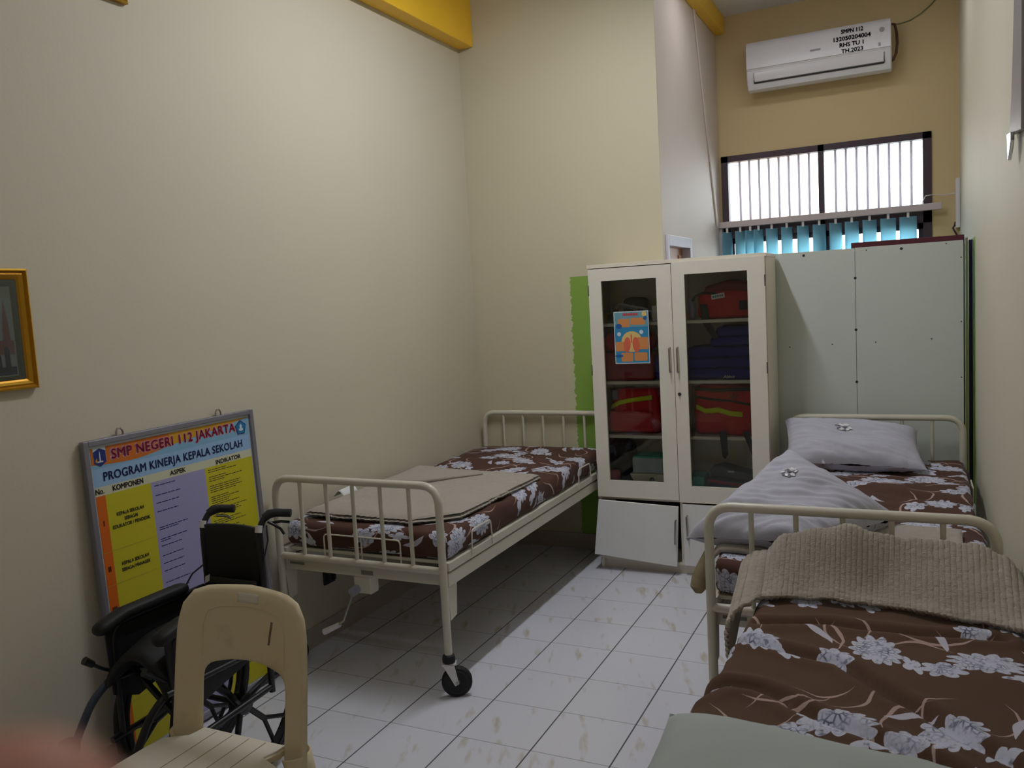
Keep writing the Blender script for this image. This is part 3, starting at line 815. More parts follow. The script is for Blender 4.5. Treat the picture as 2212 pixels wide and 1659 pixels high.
def nflare(q, n):
    # the loose sheet bellies out over the left edge towards the near end
    if q.x < 1.2:
        t = max(0.0, min(1.0, (-2.2-q.y)/0.35)); q = q.copy()
        q.x -= 0.035*t*(1.2-q.x)/0.1
    return q
mattress(NX0, NX1, NY0, NY1, 0.4955, 0.648, 'rumpled brown floral mattress nearest the viewer, half under a ribbed blanket', M_floral2, crN, 11, r=0.04, step=0.0125, wrinkle=0.006, flare=nflare)

def rib_blanket():
    mb = MB()
    back = [(1.10, 0.735), (1.18, 0.81), (1.28, 0.835), (1.36, 0.853), (1.43, 0.835), (1.53, 0.822), (1.70, 0.822), (1.78, 0.79), (1.83, 0.74)]
    front = [(1.03, -1.93), (1.10, -1.875), (1.13, -1.825), (1.25, -1.79), (1.46, -1.79), (1.65, -1.83), (1.83, -1.885)]
    def interp(tb, x):
        if x <= tb[0][0]: return tb[0][1]
        for (a, va), (b, vb_) in zip(tb[:-1], tb[1:]):
            if x <= b:
                t = (x-a)/(b-a); t = t*t*(3-2*t); return va+(vb_-va)*t
        return tb[-1][1]
    W = 0.83
    nr = 56
    def f(u, v):
        s_ = u*W                       # arc length from the right wall
        rib = 0.0042*abs(math.sin(PI*nr*u))
        if s_ < 0.70:
            x = 1.822-s_; drop = 0.0; hx = x
        else:
            a = s_-0.70; hx = 1.122
            th = min(a/0.06, 1.0)*PI/2
            x = 1.122-0.075*math.sin(th); drop = 0.06*(1-math.cos(th))+max(0, a-0.06)*0.9
            x += max(0, a-0.06)*0.10
        zb = interp(back, hx); yf = interp(front, x)
        if drop > 0: yf -= 0.05*min(1, drop/0.12)
        yb = -1.648
        y = yb+(yf-yb)*v
        zf = 0.668
        k_ = v**0.8
        z = zb+(zf-zb)*(k_*k_*(3-2*k_)) - drop*(0.75+0.4*v)
        if v > 0.93: z -= (v-0.93)*0.10
        bump_ = wob(Vector((x*1.0, y*1.3, 5)), 5.0, 0.024)*math.sin(PI*v)+wob(Vector((x, y, 8)), 14.0, 0.008)+wob(Vector((x, y, z)), 120.0, 0.0025)
        z += bump_+rib
        if s_ > 0.70: x -= rib*0.8
        y -= rib*0.8*v
        return Vector((x, y, z))
    mb.grid(f, nr*7, 64, lambda u, v: (u*W, v*0.3))
    return mb
tag(obj('blanket', rib_blanket(), M_rib, solid=0.014, angle=180), 'beige ribbed blanket heaped against the footboard between the right hand beds', 'blanket')
p3 = pillow_mesh((1.085, -3.30, 0.75), (1.10, -2.77, 0.75), (1.80, -2.82, 0.735), (1.80, -3.36, 0.73), 0.14, 34, 21.0, wr=0.003)
tag(obj('pillow', p3, M_pillow2, weld=True, angle=80), 'pale blurred pillow at the bottom edge, on the nearest mattress', 'pillow')

# ------------------------------------------------------------------ cabinet
cb_ = thing('cabinet', (0.35, 0.36, 0), 'tall cream two door cabinet with glass panes full of first aid bags', 'cabinet')
CX0, CX1, CY0, CY1 = -0.142, 0.850, 0.207, 0.528
cs = MB().box(CX0, CX0+0.018, CY0, CY1, 0, 1.778).box(CX1-0.018, CX1, CY0, CY1, 0, 1.778).box(CX0-0.003, CX1+0.003, CY0-0.012, CY1, 1.765, 1.785)
cs.box(CX0+0.018, CX1-0.018, CY1-0.006, CY1, 0, 1.765).box(CX0+0.018, CX1-0.018, CY0+0.02, CY0+0.035, 0, 0.055)
cs.box(CX0+0.018, CX1-0.018, CY0+0.0, CY1-0.006, 0.055, 0.07).box(CX0+0.018, CX1-0.018, CY0+0.0, CY1-0.006, 0.42, 0.447)
cs.box(0.345, 0.361, CY0+0.002, CY1-0.006, 0.07, 0.42).box(0.346, 0.360, CY0+0.30, CY1-0.006, 0.447, 1.765)
obj('carcass', cs, M_cab, cb_, smooth=False, bevel=0.0012)
SH = (0.778, 1.092, 1.427)
for z in SH:
    obj('shelf', MB().box(CX0+0.019, CX1-0.019, CY0+0.025, CY1-0.007, z, z+0.018), M_cab, cb_, smooth=False, bevel=0.001)
def glass_door(x0, x1, z0, z1, gx0, gx1, gz0, gz1, hx):
    y0, y1 = CY0-0.020, CY0-0.002
    d = obj('door', MB().box(x0, gx0, y0, y1, z0, z1).box(gx1, x1, y0, y1, z0, z1).box(gx0, gx1, y0, y1, z0, gz0).box(gx0, gx1, y0, y1, gz1, z1), M_cabf, cb_, smooth=False)
    obj('glass_pane', MB().box(gx0-0.004, gx1+0.004, y1-0.006, y1-0.002, gz0-0.004, gz1+0.004), M_glass, d, smooth=False)
    obj('handle', MB().tube(rounded_path([(hx, y0, 1.165), (hx, y0-0.024, 1.165), (hx, y0-0.024, 1.300), (hx, y0, 1.300)], 0.006, 4), 0.0045, 10), M_steel, d)
    ex = x0 if hx > (x0+x1)/2 else x1
    for z in (0.60, 1.18, 1.64):
        obj('hinge', MB().box(ex-0.002, ex+0.002, y0-0.003, y0+0.004, z-0.03, z+0.03), M_dark, d, smooth=False)
    return d
glass_door(-0.136, 0.346, 0.436, 1.760, -0.060, 0.262, 0.535, 1.690, 0.327)
dR = glass_door(0.349, 0.846, 0.426, 1.768, 0.420, 0.756, 0.520, 1.698, 0.371)
obj('lock', MB().lathe([(0.009, 0), (0.009, 0.004), (0.004, 0.005), (0.004, 0.014)], (0.372, CY0-0.020, 1.041), (0, -1, 0), 14), M_dark, dR)
# lower left door hanging off its hinges
A, B, C, D = (-0.122, 0.150, 0.424), (0.342, 0.178, 0.400), (0.326, 0.168, 0.055), (-0.158, 0.140, 0.100)
ld = obj('door', MB().prism([A, B, C, D], (-0.001, 0.016, 0.0)), M_door, cb_, smooth=False, bevel=0.001)
ld['label'] = 'white lower door hanging askew'
obj('handle', MB().tube(rounded_path([(0.322, 0.170, 0.19), (0.322, 0.15, 0.19), (0.328, 0.153, 0.325), (0.328, 0.172, 0.325)], 0.006, 4), 0.0045, 10), M_steel, ld)
rd = obj('door', MB().box(0.364, 0.845, CY0-0.018, CY0-0.002, 0.060, 0.415), M_door, cb_, smooth=False, bevel=0.001)
obj('handle', MB().tube(rounded_path([(0.392, CY0-0.018, 0.215), (0.392, CY0-0.04, 0.215), (0.388, CY0-0.04, 0.35), (0.388, CY0-0.018, 0.35)], 0.006, 4), 0.0045, 10), M_steel, rd)
obj('void_shade_panel', MB().box(CX0+0.019, 0.344, CY0+0.25, CY0+0.255, 0.071, 0.419), M_dark, cb_, smooth=False)  # dark sheet stands in for the shade inside the lower compartment

# lung leaflet taped on the glass
def leaflet():
    mb = MB(); yb = CY0-0.0215
    x0, x1, z0, z1 = 0.008, 0.212, 1.216, 1.512
    W, H = x1-x0, z1-z0
    def P(a, b, k=0): return (x0+a*W, yb-0.0002*k, z0+b*H)
    mb.box(x0, x1, yb, yb+0.001, z0, z1, 0)
    def rr(a0, a1, b0, b1, m, k, r=0.03):
        pts = []
        for cx_, cz_, s0 in ((a1-r, b1-r, 0), (a0+r, b1-r, 90), (a0+r, b0+r, 180), (a1-r, b0+r, 270)):
            for q in range(4):
                t = math.radians(s0+q*30); pts.append(P(cx_+r*math.cos(t), cz_+r*math.sin(t), k))
        mb.poly(pts, m)
    def el(a, b, ra, rb, m, k, n=18, rot=0):
        pts = []
        for q in range(n):
            t = 2*PI*q/n; x = ra*math.cos(t); y = rb*math.sin(t)
            pts.append(P(a+x*math.cos(rot)-y*math.sin(rot), b+x*math.sin(rot)+y*math.cos(rot), k))
        mb.poly(pts, m)
    rr(0.02, 0.98, 0.015, 0.985, 1, 1, 0.02)
    rr(0.02, 0.98, 0.70, 0.985, 2, 1.5, 0.02)
    rr(0.12, 0.46, 0.70, 0.86, 3, 3); rr(0.48, 0.90, 0.74, 0.87, 3, 3)
    el(0.5, 0.42, 0.30, 0.20, 4, 3); rr(0.64, 0.97, 0.27, 0.50, 3, 3.5); rr(0.03, 0.30, 0.24, 0.42, 3, 3.5)
    el(0.36, 0.36, 0.10, 0.15, 5, 5, rot=-0.2); el(0.62, 0.36, 0.10, 0.15, 5, 5, rot=0.2)
    rr(0.47, 0.51, 0.40, 0.56, 5, 6, 0.015)
    el(0.14, 0.57, 0.055, 0.04, 0, 5); el(0.78, 0.60, 0.055, 0.04, 0, 5)
    rr(0.18, 0.52, 0.04, 0.21, 3, 3); rr(0.56, 0.93, 0.05, 0.21, 3, 3)
    el(0.14, 0.72, 0.09, 0.05, 6, 4); el(0.90, 0.86, 0.05, 0.04, 6, 4); el(0.88, 0.94, 0.07, 0.05, 4, 4); el(0.12, 0.15, 0.12, 0.03, 6, 4)
    for i in range(9): rr(0.27+i*0.048, 0.31+i*0.048, 0.915, 0.965, 7, 4, 0.012)
    return mb
ms = [mat('leaflet_'+n, c, 0.6, var=0.02) for n, c in (('white', (214, 222, 228)), ('blue', (46, 138, 186)), ('grey_teal', (110, 158, 172)), ('orange', (216, 142, 82)), ('cream_yellow', (228, 196, 122)), ('salmon', (222, 108, 76)), ('deep_blue', (34, 92, 160)), ('red', (200, 56, 60)))]
lo = obj('leaflet', leaflet(), ms, smooth=False)
tag(lo, 'small blue and orange lung health leaflet taped to the left cabinet pane', 'leaflet')

def bag(name, x0, x1, y0, y1, z0, z1, r, m, seed, lean=0.0, taper=0.0, amp=0.01, step=0.02):
    def disp(p, n):
        q = p+n*(wob(p, 9, amp, seed)+wob(p, 25, amp*0.35, seed))
        t = (p.z-z0)/(z1-z0)
        cx_ = (x0+x1)/2
        q.x = cx_+(q.x-cx_)*(1-taper*t)+lean*t
        q.z = max(q.z, z0); return q
    return obj(name, soft_box(MB(), x0, x1, y0, y1, z0, z1, r, step, disp), m, None, weld=True, angle=80)
def strip_on(parent, name, pts, wd, m, th=0.003, y=0.0):
    mb = MB()
    P = [Vector(p) for p in pts]
    b = len(mb.v)
    up = Vector((0, 0, wd/2))
    for k, p in enumerate(P):
        mb.v += [p-up, p+up]
    for k in range(len(P)-1):
        mb.face((2*k, 2*k+2, 2*k+3, 2*k+1))
    return obj(name, mb, m, parent, solid=th)
ZS = [0.447, 0.796, 1.110, 1.445]
# top right : red first aid bag
b1 = tag(bag('first_aid_bag', 0.465, 0.80, 0.262, 0.47, ZS[3], 1.60, 0.03, M_red, 1, taper=0.06), 'red first aid bag on the top shelf, right side, strap hanging down', 'bag')
obj('top_flap', soft_box(MB(), 0.50, 0.79, 0.275, 0.46, 1.585, 1.655, 0.03, 0.02, lambda p, n: p+n*wob(p, 10, 0.01)-Vector((0, 0, abs(p.x-0.64)**1.5*0.6))), M_redd, b1, weld=True, angle=80)
obj('handle_strap', MB().tube([(0.44, 0.27, 1.55), (0.46, 0.262, 1.575), (0.50, 0.26, 1.59), (0.58, 0.257, 1.585)], 0.007, 8), M_strap, b1)
sp = MB().prism([(0.485, 0.250, 1.53), (0.525, 0.250, 1.53), (0.540, 0.250, 1.43), (0.585, 0.250, 1.345), (0.555, 0.250, 1.335), (0.495, 0.250, 1.43)], (0, -0.004, 0))
obj('strap', sp, M_strap, b1, smooth=False)
obj('buckle', MB().box(0.70, 0.74, 0.246, 0.254, 1.49, 1.54), M_strap, b1, smooth=False, bevel=0.003)
lb = MB().box(0, 0.072, 0, 0.001, 0, 0.026); 
lbT = Matrix.Translation((0.553, 0.249, 1.552)) @ Matrix.Rotation(math.radians(-8), 4, 'Y')
lb.v = [lbT @ v for v in lb.v]
for i in range(5): lb.box(0.006+i*0.0125, 0.0155+i*0.0125, -0.0006, 0, 0.008, 0.019, 1, lbT)
obj('label_patch', lb, [M_whitep, M_print], b1, smooth=False)
# top left : coiled tubing, small white tub and dark pouch
cl = MB()
for k in range(3):
    cl.tube([(0.03+0.0*k+(0.075-0.006*k)*math.cos(a)*1.0, 0.31+0.02*k+0.03*math.sin(a*0.5), 1.50+0.008*k+0.032*math.sin(a)) for a in [i*PI/12 for i in range(25)]], 0.006, 8)
cl.tube([(-0.045, 0.32, 1.50), (-0.03, 0.30, 1.54), (0.02, 0.29, 1.555), (0.09, 0.29, 1.535), (0.15, 0.29, 1.525), (0.20, 0.30, 1.50), (0.21, 0.30, 1.46)], 0.007, 8)
tag(obj('coiled_tube', cl, mat('grey_rubber_tube', (150, 148, 150), 0.5)), 'coiled grey tubing on the top left cabinet shelf', 'tube')
tag(bag('pouch', 0.00, 0.15, 0.36, 0.47, ZS[3], 1.585, 0.035, M_black, 4), 'dark rounded pouch behind the coiled grey tubing', 'pouch')
tag(bag('box', -0.10, 0.0, 0.40, 0.48, ZS[3], 1.50, 0.008, M_print, 4, amp=0.002), 'low grey box behind the tubing at the left cabinet side', 'box')
wt = thing('white_tub', (0.235, 0.30, ZS[3]), 'small white tub on the top shelf beside the cabinet centre', 'tub')
obj('body', MB().box(0.205, 0.262, 0.275, 0.33, ZS[3], 1.535), M_white, wt, smooth=False, bevel=0.008)
obj('cap', MB().lathe([(0.012, 0), (0.014, 0.01), (0.012, 0.028), (0.006, 0.032)], (0.245, 0.30, 1.535), 'z', 14), M_cream, wt)
tag(bag('bottle', 0.405, 0.445, 0.30, 0.34, ZS[3], 1.57, 0.015, mat('violet_white_bottle', (176, 170, 196), 0.4), 3, amp=0.001), 'slim pale bottle standing left of the red first aid bag', 'bottle')
# second shelf
rp = tag(bag('rolled_cloth', -0.10, 0.20, 0.27, 0.42, 1.275, 1.385, 0.045, M_red, 6), 'bright red rolled cloth on top of the dark red case', 'cloth')
rc = tag(bag('case', -0.10, 0.21, 0.25, 0.46, ZS[2], 1.274, 0.02, mat('dark_red_plastic', (150, 34, 42), 0.5), 7, amp=0.004), 'dark red case on the second shelf behind the lung leaflet', 'case')
tag(bag('folded_cloth', 0.215, 0.335, 0.25, 0.46, ZS[2], 1.25, 0.03, M_blue, 8), 'small navy cloth beside the dark red case', 'cloth')
for i, (z0, z1, x0, x1, lab) in enumerate(((1.110, 1.172, 0.37, 0.82, 'bottom folded navy blanket of the second shelf pile'),
      (1.173, 1.232, 0.375, 0.815, 'second navy blanket up in the second shelf pile'), (1.233, 1.292, 0.385, 0.82, 'third navy blanket up in the second shelf pile'),
      (1.293, 1.345, 0.53, 0.82, 'short navy blanket fourth up in the second shelf pile'), (1.346, 1.400, 0.56, 0.80, 'topmost navy blanket rounded under the top shelf'))):
    o = bag('folded_blanket', x0, x1, 0.252+0.004*i, 0.47, z0, z1, 0.025, M_blue, 10+i, amp=0.007)
    tag(o, lab, 'blanket', 'navy blankets in the cabinet')
    if i == 0:
        tt = MB(); text_faces(tt, 'Abbot', 0.024, lambda a, b: Vector((0.635+a+b*0.3, 0.2455, 1.128+b)))
        obj('lettering', tt, M_white, o, smooth=False)
# third shelf : two red rescue backpacks
b3 = tag(bag('backpack', -0.085, 0.235, 0.262, 0.46, ZS[1], 1.062, 0.055, M_red, 21, lean=0.02, taper=0.10, amp=0.012), 'red backpack with a short rising yellow stripe on the third cabinet shelf', 'backpack', 'red rescue backpacks')
strip_on(b3, 'reflective_stripe', [(-0.055, 0.262, 0.955), (-0.005, 0.250, 0.983), (0.06, 0.246, 0.997), (0.195, 0.247, 1.015)], 0.026, M_neon)
obj('front_pocket', soft_box(MB(), -0.07, 0.20, 0.245, 0.29, 0.812, 0.935, 0.02, 0.02, lambda p, n: p+n*wob(p, 12, 0.008)), M_red, b3, weld=True, angle=80)
obj('mesh_pocket', MB().box(-0.045, -0.012, 0.258, 0.263, 1.0, 1.055), M_print, b3, smooth=False, bevel=0.004)
tag(bag('pouch', 0.24, 0.325, 0.27, 0.42, ZS[1], 0.99, 0.03, M_redd, 23), 'narrow dark red pouch beside the left backpack', 'pouch')
b4 = tag(bag('backpack', 0.425, 0.79, 0.258, 0.46, ZS[1], 1.075, 0.045, M_red, 31, taper=0.02, amp=0.014), 'red backpack with a long falling yellow stripe on the third cabinet shelf', 'backpack', 'red rescue backpacks')
strip_on(b4, 'reflective_stripe', [(0.447, 0.250, 0.962), (0.50, 0.244, 0.938), (0.57, 0.243, 0.945), (0.635, 0.244, 0.925), (0.70, 0.246, 0.920)], 0.028, M_neon)
strip_on(b4, 'zip_line', [(0.44, 0.247, 1.02), (0.53, 0.241, 1.005), (0.64, 0.242, 0.995), (0.74, 0.245, 0.975)], 0.012, M_strap)
strip_on(b4, 'zip_line', [(0.44, 0.250, 1.065), (0.55, 0.243, 1.055), (0.66, 0.245, 1.058), (0.75, 0.25, 1.06)], 0.02, M_strap)
tt = MB(); text_faces(tt, 'AID', 0.034, lambda a, b: Vector((0.655+a, 0.2405, 1.022+b)), bold=0.0008)
obj('lettering', tt, mat('pale_pink_print', (200, 130, 130), 0.7), b4, smooth=False)
st = MB().prism([(0.575, 0.226, 0.83), (0.615, 0.226, 0.83), (0.622, 0.222, 0.70), (0.605, 0.222, 0.675), (0.59, 0.222, 0.69)], (0, -0.004, 0)).prism([(0.70, 0.226, 0.83), (0.735, 0.226, 0.83), (0.775, 0.222, 0.70), (0.755, 0.222, 0.685)], (0, -0.004, 0))
obj('strap', st, M_strap, b4, smooth=False)
# bottom compartment
wb_ = tag(bag('box', 0.06, 0.315, 0.25, 0.40, 0.571, 0.662, 0.006, mat('pale_grey_card', (176, 184, 184), 0.6), 2, amp=0.001), 'pale grey carton on top of the cream case in the cabinet bottom', 'box')
obj('lid_edge', MB().box(0.066, 0.31, 0.255, 0.395, 0.6625, 0.668), M_teal, wb_, smooth=False)
cc_ = thing('cream_case', (0.19, 0.33, 0.447), 'cream case with a round dark knob at the cabinet bottom', 'case')
prf = [(0.045, 0.57), (0.052, 0.545), (0.075, 0.515), (0.11, 0.495), (0.15, 0.485), (0.33, 0.485), (0.33, 0.57)]
obj('body', MB().prism([(x, 0.24, z-0.0) for x, z in prf], (0, 0.17, 0)), M_cream, cc_, smooth=False, bevel=0.006)
obj('foot', MB().box(0.10, 0.30, 0.26, 0.39, 0.447, 0.486), M_cream, cc_, smooth=False)
obj('knob', MB().lathe([(0.014, 0), (0.014, 0.008), (0.009, 0.011)], (0.178, 0.24, 0.536), (0, -1, 0), 18), M_dark, cc_)
tag(bag('dark_bag', -0.115, 0.035, 0.25, 0.46, ZS[0], 0.74, 0.05, mat('black_maroon_cloth', (40, 26, 32), 0.8, var=0.3, vs=30), 41, amp=0.025), 'lumpy dark bag in the bottom left of the cabinet', 'bag')
tag(bag('packet', -0.095, -0.01, 0.225, 0.248, ZS[0], 0.585, 0.01, mat('dull_pink_plastic', (170, 74, 84), 0.5), 42, amp=0.008), 'dull pink packet in front of the lumpy dark bag', 'packet')
tag(bag('box', 0.385, 0.475, 0.25, 0.40, ZS[0], 0.562, 0.004, M_teal, 43, amp=0.001), 'teal carton at the cabinet bottom, left of the grey case', 'box')
gc = thing('grey_case', (0.63, 0.33, 0.447), 'grey flip lid case with a red trim line at the cabinet bottom right', 'case')
obj('body', MB().prism([(0.487, 0.25, 0.447), (0.78, 0.25, 0.447), (0.78, 0.25, 0.53), (0.50, 0.25, 0.555), (0.487, 0.25, 0.53)], (0, 0.19, 0)), mat('slate_plastic', (66, 72, 84), 0.5), gc, smooth=False, bevel=0.003)
obj('trim_line', MB().prism([(0.50, 0.247, 0.552), (0.76, 0.247, 0.522), (0.76, 0.247, 0.507), (0.51, 0.247, 0.536)], (0, 0.004, 0)), mat('crimson_trim', (176, 32, 54), 0.5), gc, smooth=False)
obj('lid', MB().prism([(0.505, 0.30, 0.556), (0.50, 0.30, 0.60), (0.56, 0.30, 0.617), (0.73, 0.30, 0.575), (0.78, 0.30, 0.532)], (0, 0.13, 0)), mat('dark_grey_plastic', (84, 84, 88), 0.5), gc, smooth=False, bevel=0.004)
obj('catch', MB().box(0.60, 0.635, 0.294, 0.301, 0.585, 0.594), M_white, gc, smooth=False)

# ------------------------------------------------------------------ notice board leaning on the left wall
PW, PH = 0.832, 1.192
po = Vector((-1.022, -2.437, 0.012))
e_u = Vector((0, 1, 0)); e_v = Vector((-0.030, 0, 1)).normalized(); e_n = Vector((1, 0, 0.030)).normalized()
def PB(a, b, d=0.0): return po+e_u*a+e_v*b+e_n*d
nb = thing('notice_board', tuple(po+Vector((0, PW/2, -0.012))), 'tall framed school programme notice board leaning on the left wall', 'notice board')
fr = MB(); fwid = 0.021
def pbox(mb, a0, a1, b0, b1, d0, d1, m=0):
    b = len(mb.v)
    for d in (d0, d1):
        for a, bb_ in ((a0, b0), (a1, b0), (a1, b1), (a0, b1)): mb.v.append(PB(a, bb_, d))
    for q in ((0,3,2,1),(4,5,6,7),(0,1,5,4),(1,2,6,5),(2,3,7,6),(3,0,4,7)): mb.face([b+i for i in q], m)
pbox(fr, 0, fwid, 0, PH, -0.012, 0.012); pbox(fr, PW-fwid, PW, 0, PH, -0.012, 0.012)
pbox(fr, fwid, PW-fwid, PH-fwid, PH, -0.012, 0.012); pbox(fr, fwid, PW-fwid, 0, fwid, -0.012, 0.012)
obj('frame', fr, M_alu, nb, smooth=False, bevel=0.003)
for a in (0.160, 0.642):
    hk = obj('hanging_loop', MB().tube([PB(a-0.014, PH, 0), PB(a-0.014, PH+0.013, 0), PB(a-0.007, PH+0.024, 0), PB(a+0.007, PH+0.024, 0), PB(a+0.014, PH+0.013, 0), PB(a+0.014, PH, 0)], 0.0035, 8), M_steel, nb)
sh = MB()
C_ = {}
def pm(n, c):
    C_[n] = len(C_); PMATS.append(mat('print_'+n, c, 0.45, var=0.02))
PMATS = []
for n, c in (('white', (206, 214, 220)), ('orange', (206, 112, 30)), ('amber', (206, 150, 28)), ('sky', (132, 178, 208)), ('pale', (150, 186, 222)), ('head', (206, 206, 176)),
             ('yellow', (198, 188, 32)), ('lilac', (160, 156, 196)), ('deep', (214, 102, 12)), ('crimson', (176, 30, 78)), ('pinkw', (226, 176, 186)), ('navy', (38, 50, 108)),
             ('ink', (54, 50, 52)), ('shield', (32, 48, 120)), ('badge', (22, 118, 170)), ('rule', (176, 164, 60))): pm(n, c)
def rect(a0, a1, b0, b1, n, k): sh.quad(PB(a0, b0, k), PB(a1, b0, k), PB(a1, b1, k), PB(a0, b1, k), C_[n])
k0 = 0.0
pbox(sh, fwid-0.002, PW-fwid+0.002, fwid-0.002, PH-fwid+0.002, -0.006, k0, 0)
I0, I1, B0_, B1_ = 0.031, 0.804, 0.030, 1.162
E_ = 0.0004
U = 0.012
rect(I0, I1, 1.022, B1_, 'pale', E_)
rect(I0, I1, 1.088, B1_, 'sky', 2*E_)
NSW = 20
def swoosh(t): return 1.103-0.010*math.sin(min(t/0.45, 1)*PI)+0.058*max(0, t-0.22)**1.35/0.715
for i in range(NSW):
    a0 = I0+(I1-I0)*i/NSW; a1 = I0+(I1-I0)*(i+1)/NSW; t0, t1 = i/NSW, (i+1)/NSW
    sh.quad(PB(a0, min(swoosh(t0), B1_), 3*E_), PB(a1, min(swoosh(t1), B1_), 3*E_), PB(a1, B1_, 3*E_), PB(a0, B1_, 3*E_), C_['orange' if i < NSW*0.42 else 'amber'])
rect(I0, I1, 0.990, 1.022, 'head', 2*E_)
rect(I0, 0.070, B0_, 0.990, 'deep', 2*E_)
rect(0.070, 0.267, B0_, 0.990, 'yellow', 2*E_)
rect(0.267, 0.536, B0_, 0.990, 'lilac', 2*E_)
rect(0.536, I1, B0_, 0.990, 'yellow', 2*E_)
for b in (0.784, 0.662, 0.50, 0.36, 0.22): rect(I0, 0.267, b, b+0.0016, 'rule', 3*E_)
rng = random.Random(5)
def scribble(a, b, ln, h, n='ink'):
    x = a
    while x < a+ln:
        wd = rng.uniform(0.010, 0.03); wd = min(wd, a+ln-x)
        rect(x, x+wd, b, b+h, n, 3*E_); x += wd+0.003
for b, ln in ((0.972, 0.10), (0.935, 0.12), (0.905, 0.11), (0.872, 0.10), (0.81, 0.14), (0.802, 0.09), (0.765, 0.13), (0.757, 0.05), (0.738, 0.10), (0.70, 0.10), (0.67, 0.10), (0.64, 0.10), (0.595, 0.12), (0.56, 0.11), (0.53, 0.10), (0.49, 0.12), (0.45, 0.1), (0.40, 0.12), (0.36, 0.1), (0.31, 0.12), (0.26, 0.11), (0.20, 0.12), (0.15, 0.1)):
    scribble(0.282, b, ln, 0.0035, 'navy')
b = 0.976
while b > 0.10:
    n_ = rng.choice((2, 3, 4, 5))
    for _ in range(n_):
        scribble(0.552, b, rng.uniform(0.08, 0.20), 0.0028); b -= 0.0085
    b -= 0.012
TT = lambda a0, b0, k=4: (lambda x, y: PB(a0+U+x, b0+y, k*E_))
text_faces(sh, 'SMP NEGERI 112 JAKARTA', 0.050, TT(0.406, 1.128, 4), C_['pinkw'], bold=0.0040, fit=0.616, sp=1.09)
text_faces(sh, 'SMP NEGERI 112 JAKARTA', 0.050, TT(0.406, 1.128, 6), C_['crimson'], bold=0.0011, fit=0.608, sp=1.09)
text_faces(sh, 'PROGRAM KINERJA KEPALA SEKOLAH', 0.044, TT(0.402, 1.054, 5), C_['navy'], bold=0.0008, fit=0.684, sp=1.06)
text_faces(sh, 'No.', 0.028, TT(0.037, 1.006, 5), C_['ink'], bold=0.0006, fit=0.034)
text_faces(sh, 'KOMPONEN', 0.028, TT(0.157, 1.006, 5), C_['ink'], bold=0.0007, fit=0.132)
text_faces(sh, 'ASPEK', 0.025, TT(0.388, 1.006, 5), C_['ink'], bold=0.0007, fit=0.077)
text_faces(sh, 'INDIKATOR', 0.025, TT(0.655, 1.002, 5), C_['ink'], bold=0.0007, fit=0.139)
for i, (s_, f_) in enumerate((('KEPALA SEKOLAH', 0.118), ('SEBAGAI', 0.058), ('EDUKATOR / PENDIDIK', 0.163))):
    text_faces(sh, s_, 0.018, TT(0.153, 0.910-i*0.022, 5), C_['ink'], bold=0.0005, fit=f_)
for i, (s_, f_) in enumerate((('KEPALA SEKOLAH', 0.118), ('SEBAGAI MANAGER', 0.124))):
    text_faces(sh, s_, 0.018, TT(0.149, 0.728-i*0.023, 5), C_['ink'], bold=0.0005, fit=f_)
for t_, b_ in (('I', 0.890), ('II', 0.723), ('III', 0.575), ('IV', 0.43), ('V', 0.29)):
    text_faces(sh, t_, 0.028, TT(0.038, b_, 5), C_['ink'], bold=0.0007)
# shield emblem with a monument, left; five sided badge, right
def pp(pts, n, k): sh.poly([PB(a, b, k*E_) for a, b in pts], C_[n])
def sp_(pts): return [((a-0.088)*0.86+0.066, (b-1.080)*0.80+1.128) for a, b in pts]
pp(sp_([(0.058, 1.060), (0.118, 1.060), (0.118, 1.124), (0.058, 1.124)]), 'white', 5)
pp(sp_([(0.059, 1.106), (0.088, 1.120), (0.117, 1.106), (0.117, 1.055), (0.088, 1.038), (0.059, 1.055)]), 'shield', 6)
pp(sp_([(0.0845, 1.062), (0.0915, 1.062), (0.0900, 1.098), (0.088, 1.110), (0.0860, 1.098)]), 'white', 7)
pp(sp_([(0.074, 1.056), (0.102, 1.056), (0.102, 1.062), (0.074, 1.062)]), 'white', 7)
pp(sp_([(0.064, 1.066), (0.074, 1.078), (0.074, 1.060), (0.068, 1.056)]), 'amber', 7)
def bg_(pts): return [(0.757+(a-0.765)*0.80, 1.122+(b-1.110)*0.80) for a, b in pts]
pent = [(0.765+0.036*math.cos(math.radians(90+72*i)), 1.110+0.036*math.sin(math.radians(90+72*i))) for i in range(5)]
pent2 = [(0.765+0.042*math.cos(math.radians(90+72*i)), 1.110+0.042*math.sin(math.radians(90+72*i))) for i in range(5)]
pp(bg_(pent2), 'navy', 6); pp(bg_(pent), 'badge', 7)
pp(bg_([(0.749, 1.098), (0.765, 1.092), (0.781, 1.098), (0.779, 1.108), (0.765, 1.103), (0.751, 1.108)]), 'white', 8)
pp(bg_([(0.759, 1.104), (0.771, 1.104), (0.774, 1.120), (0.765, 1.132), (0.756, 1.120)]), 'white', 9)
obj('printed_sheet', sh, PMATS, nb, smooth=False)

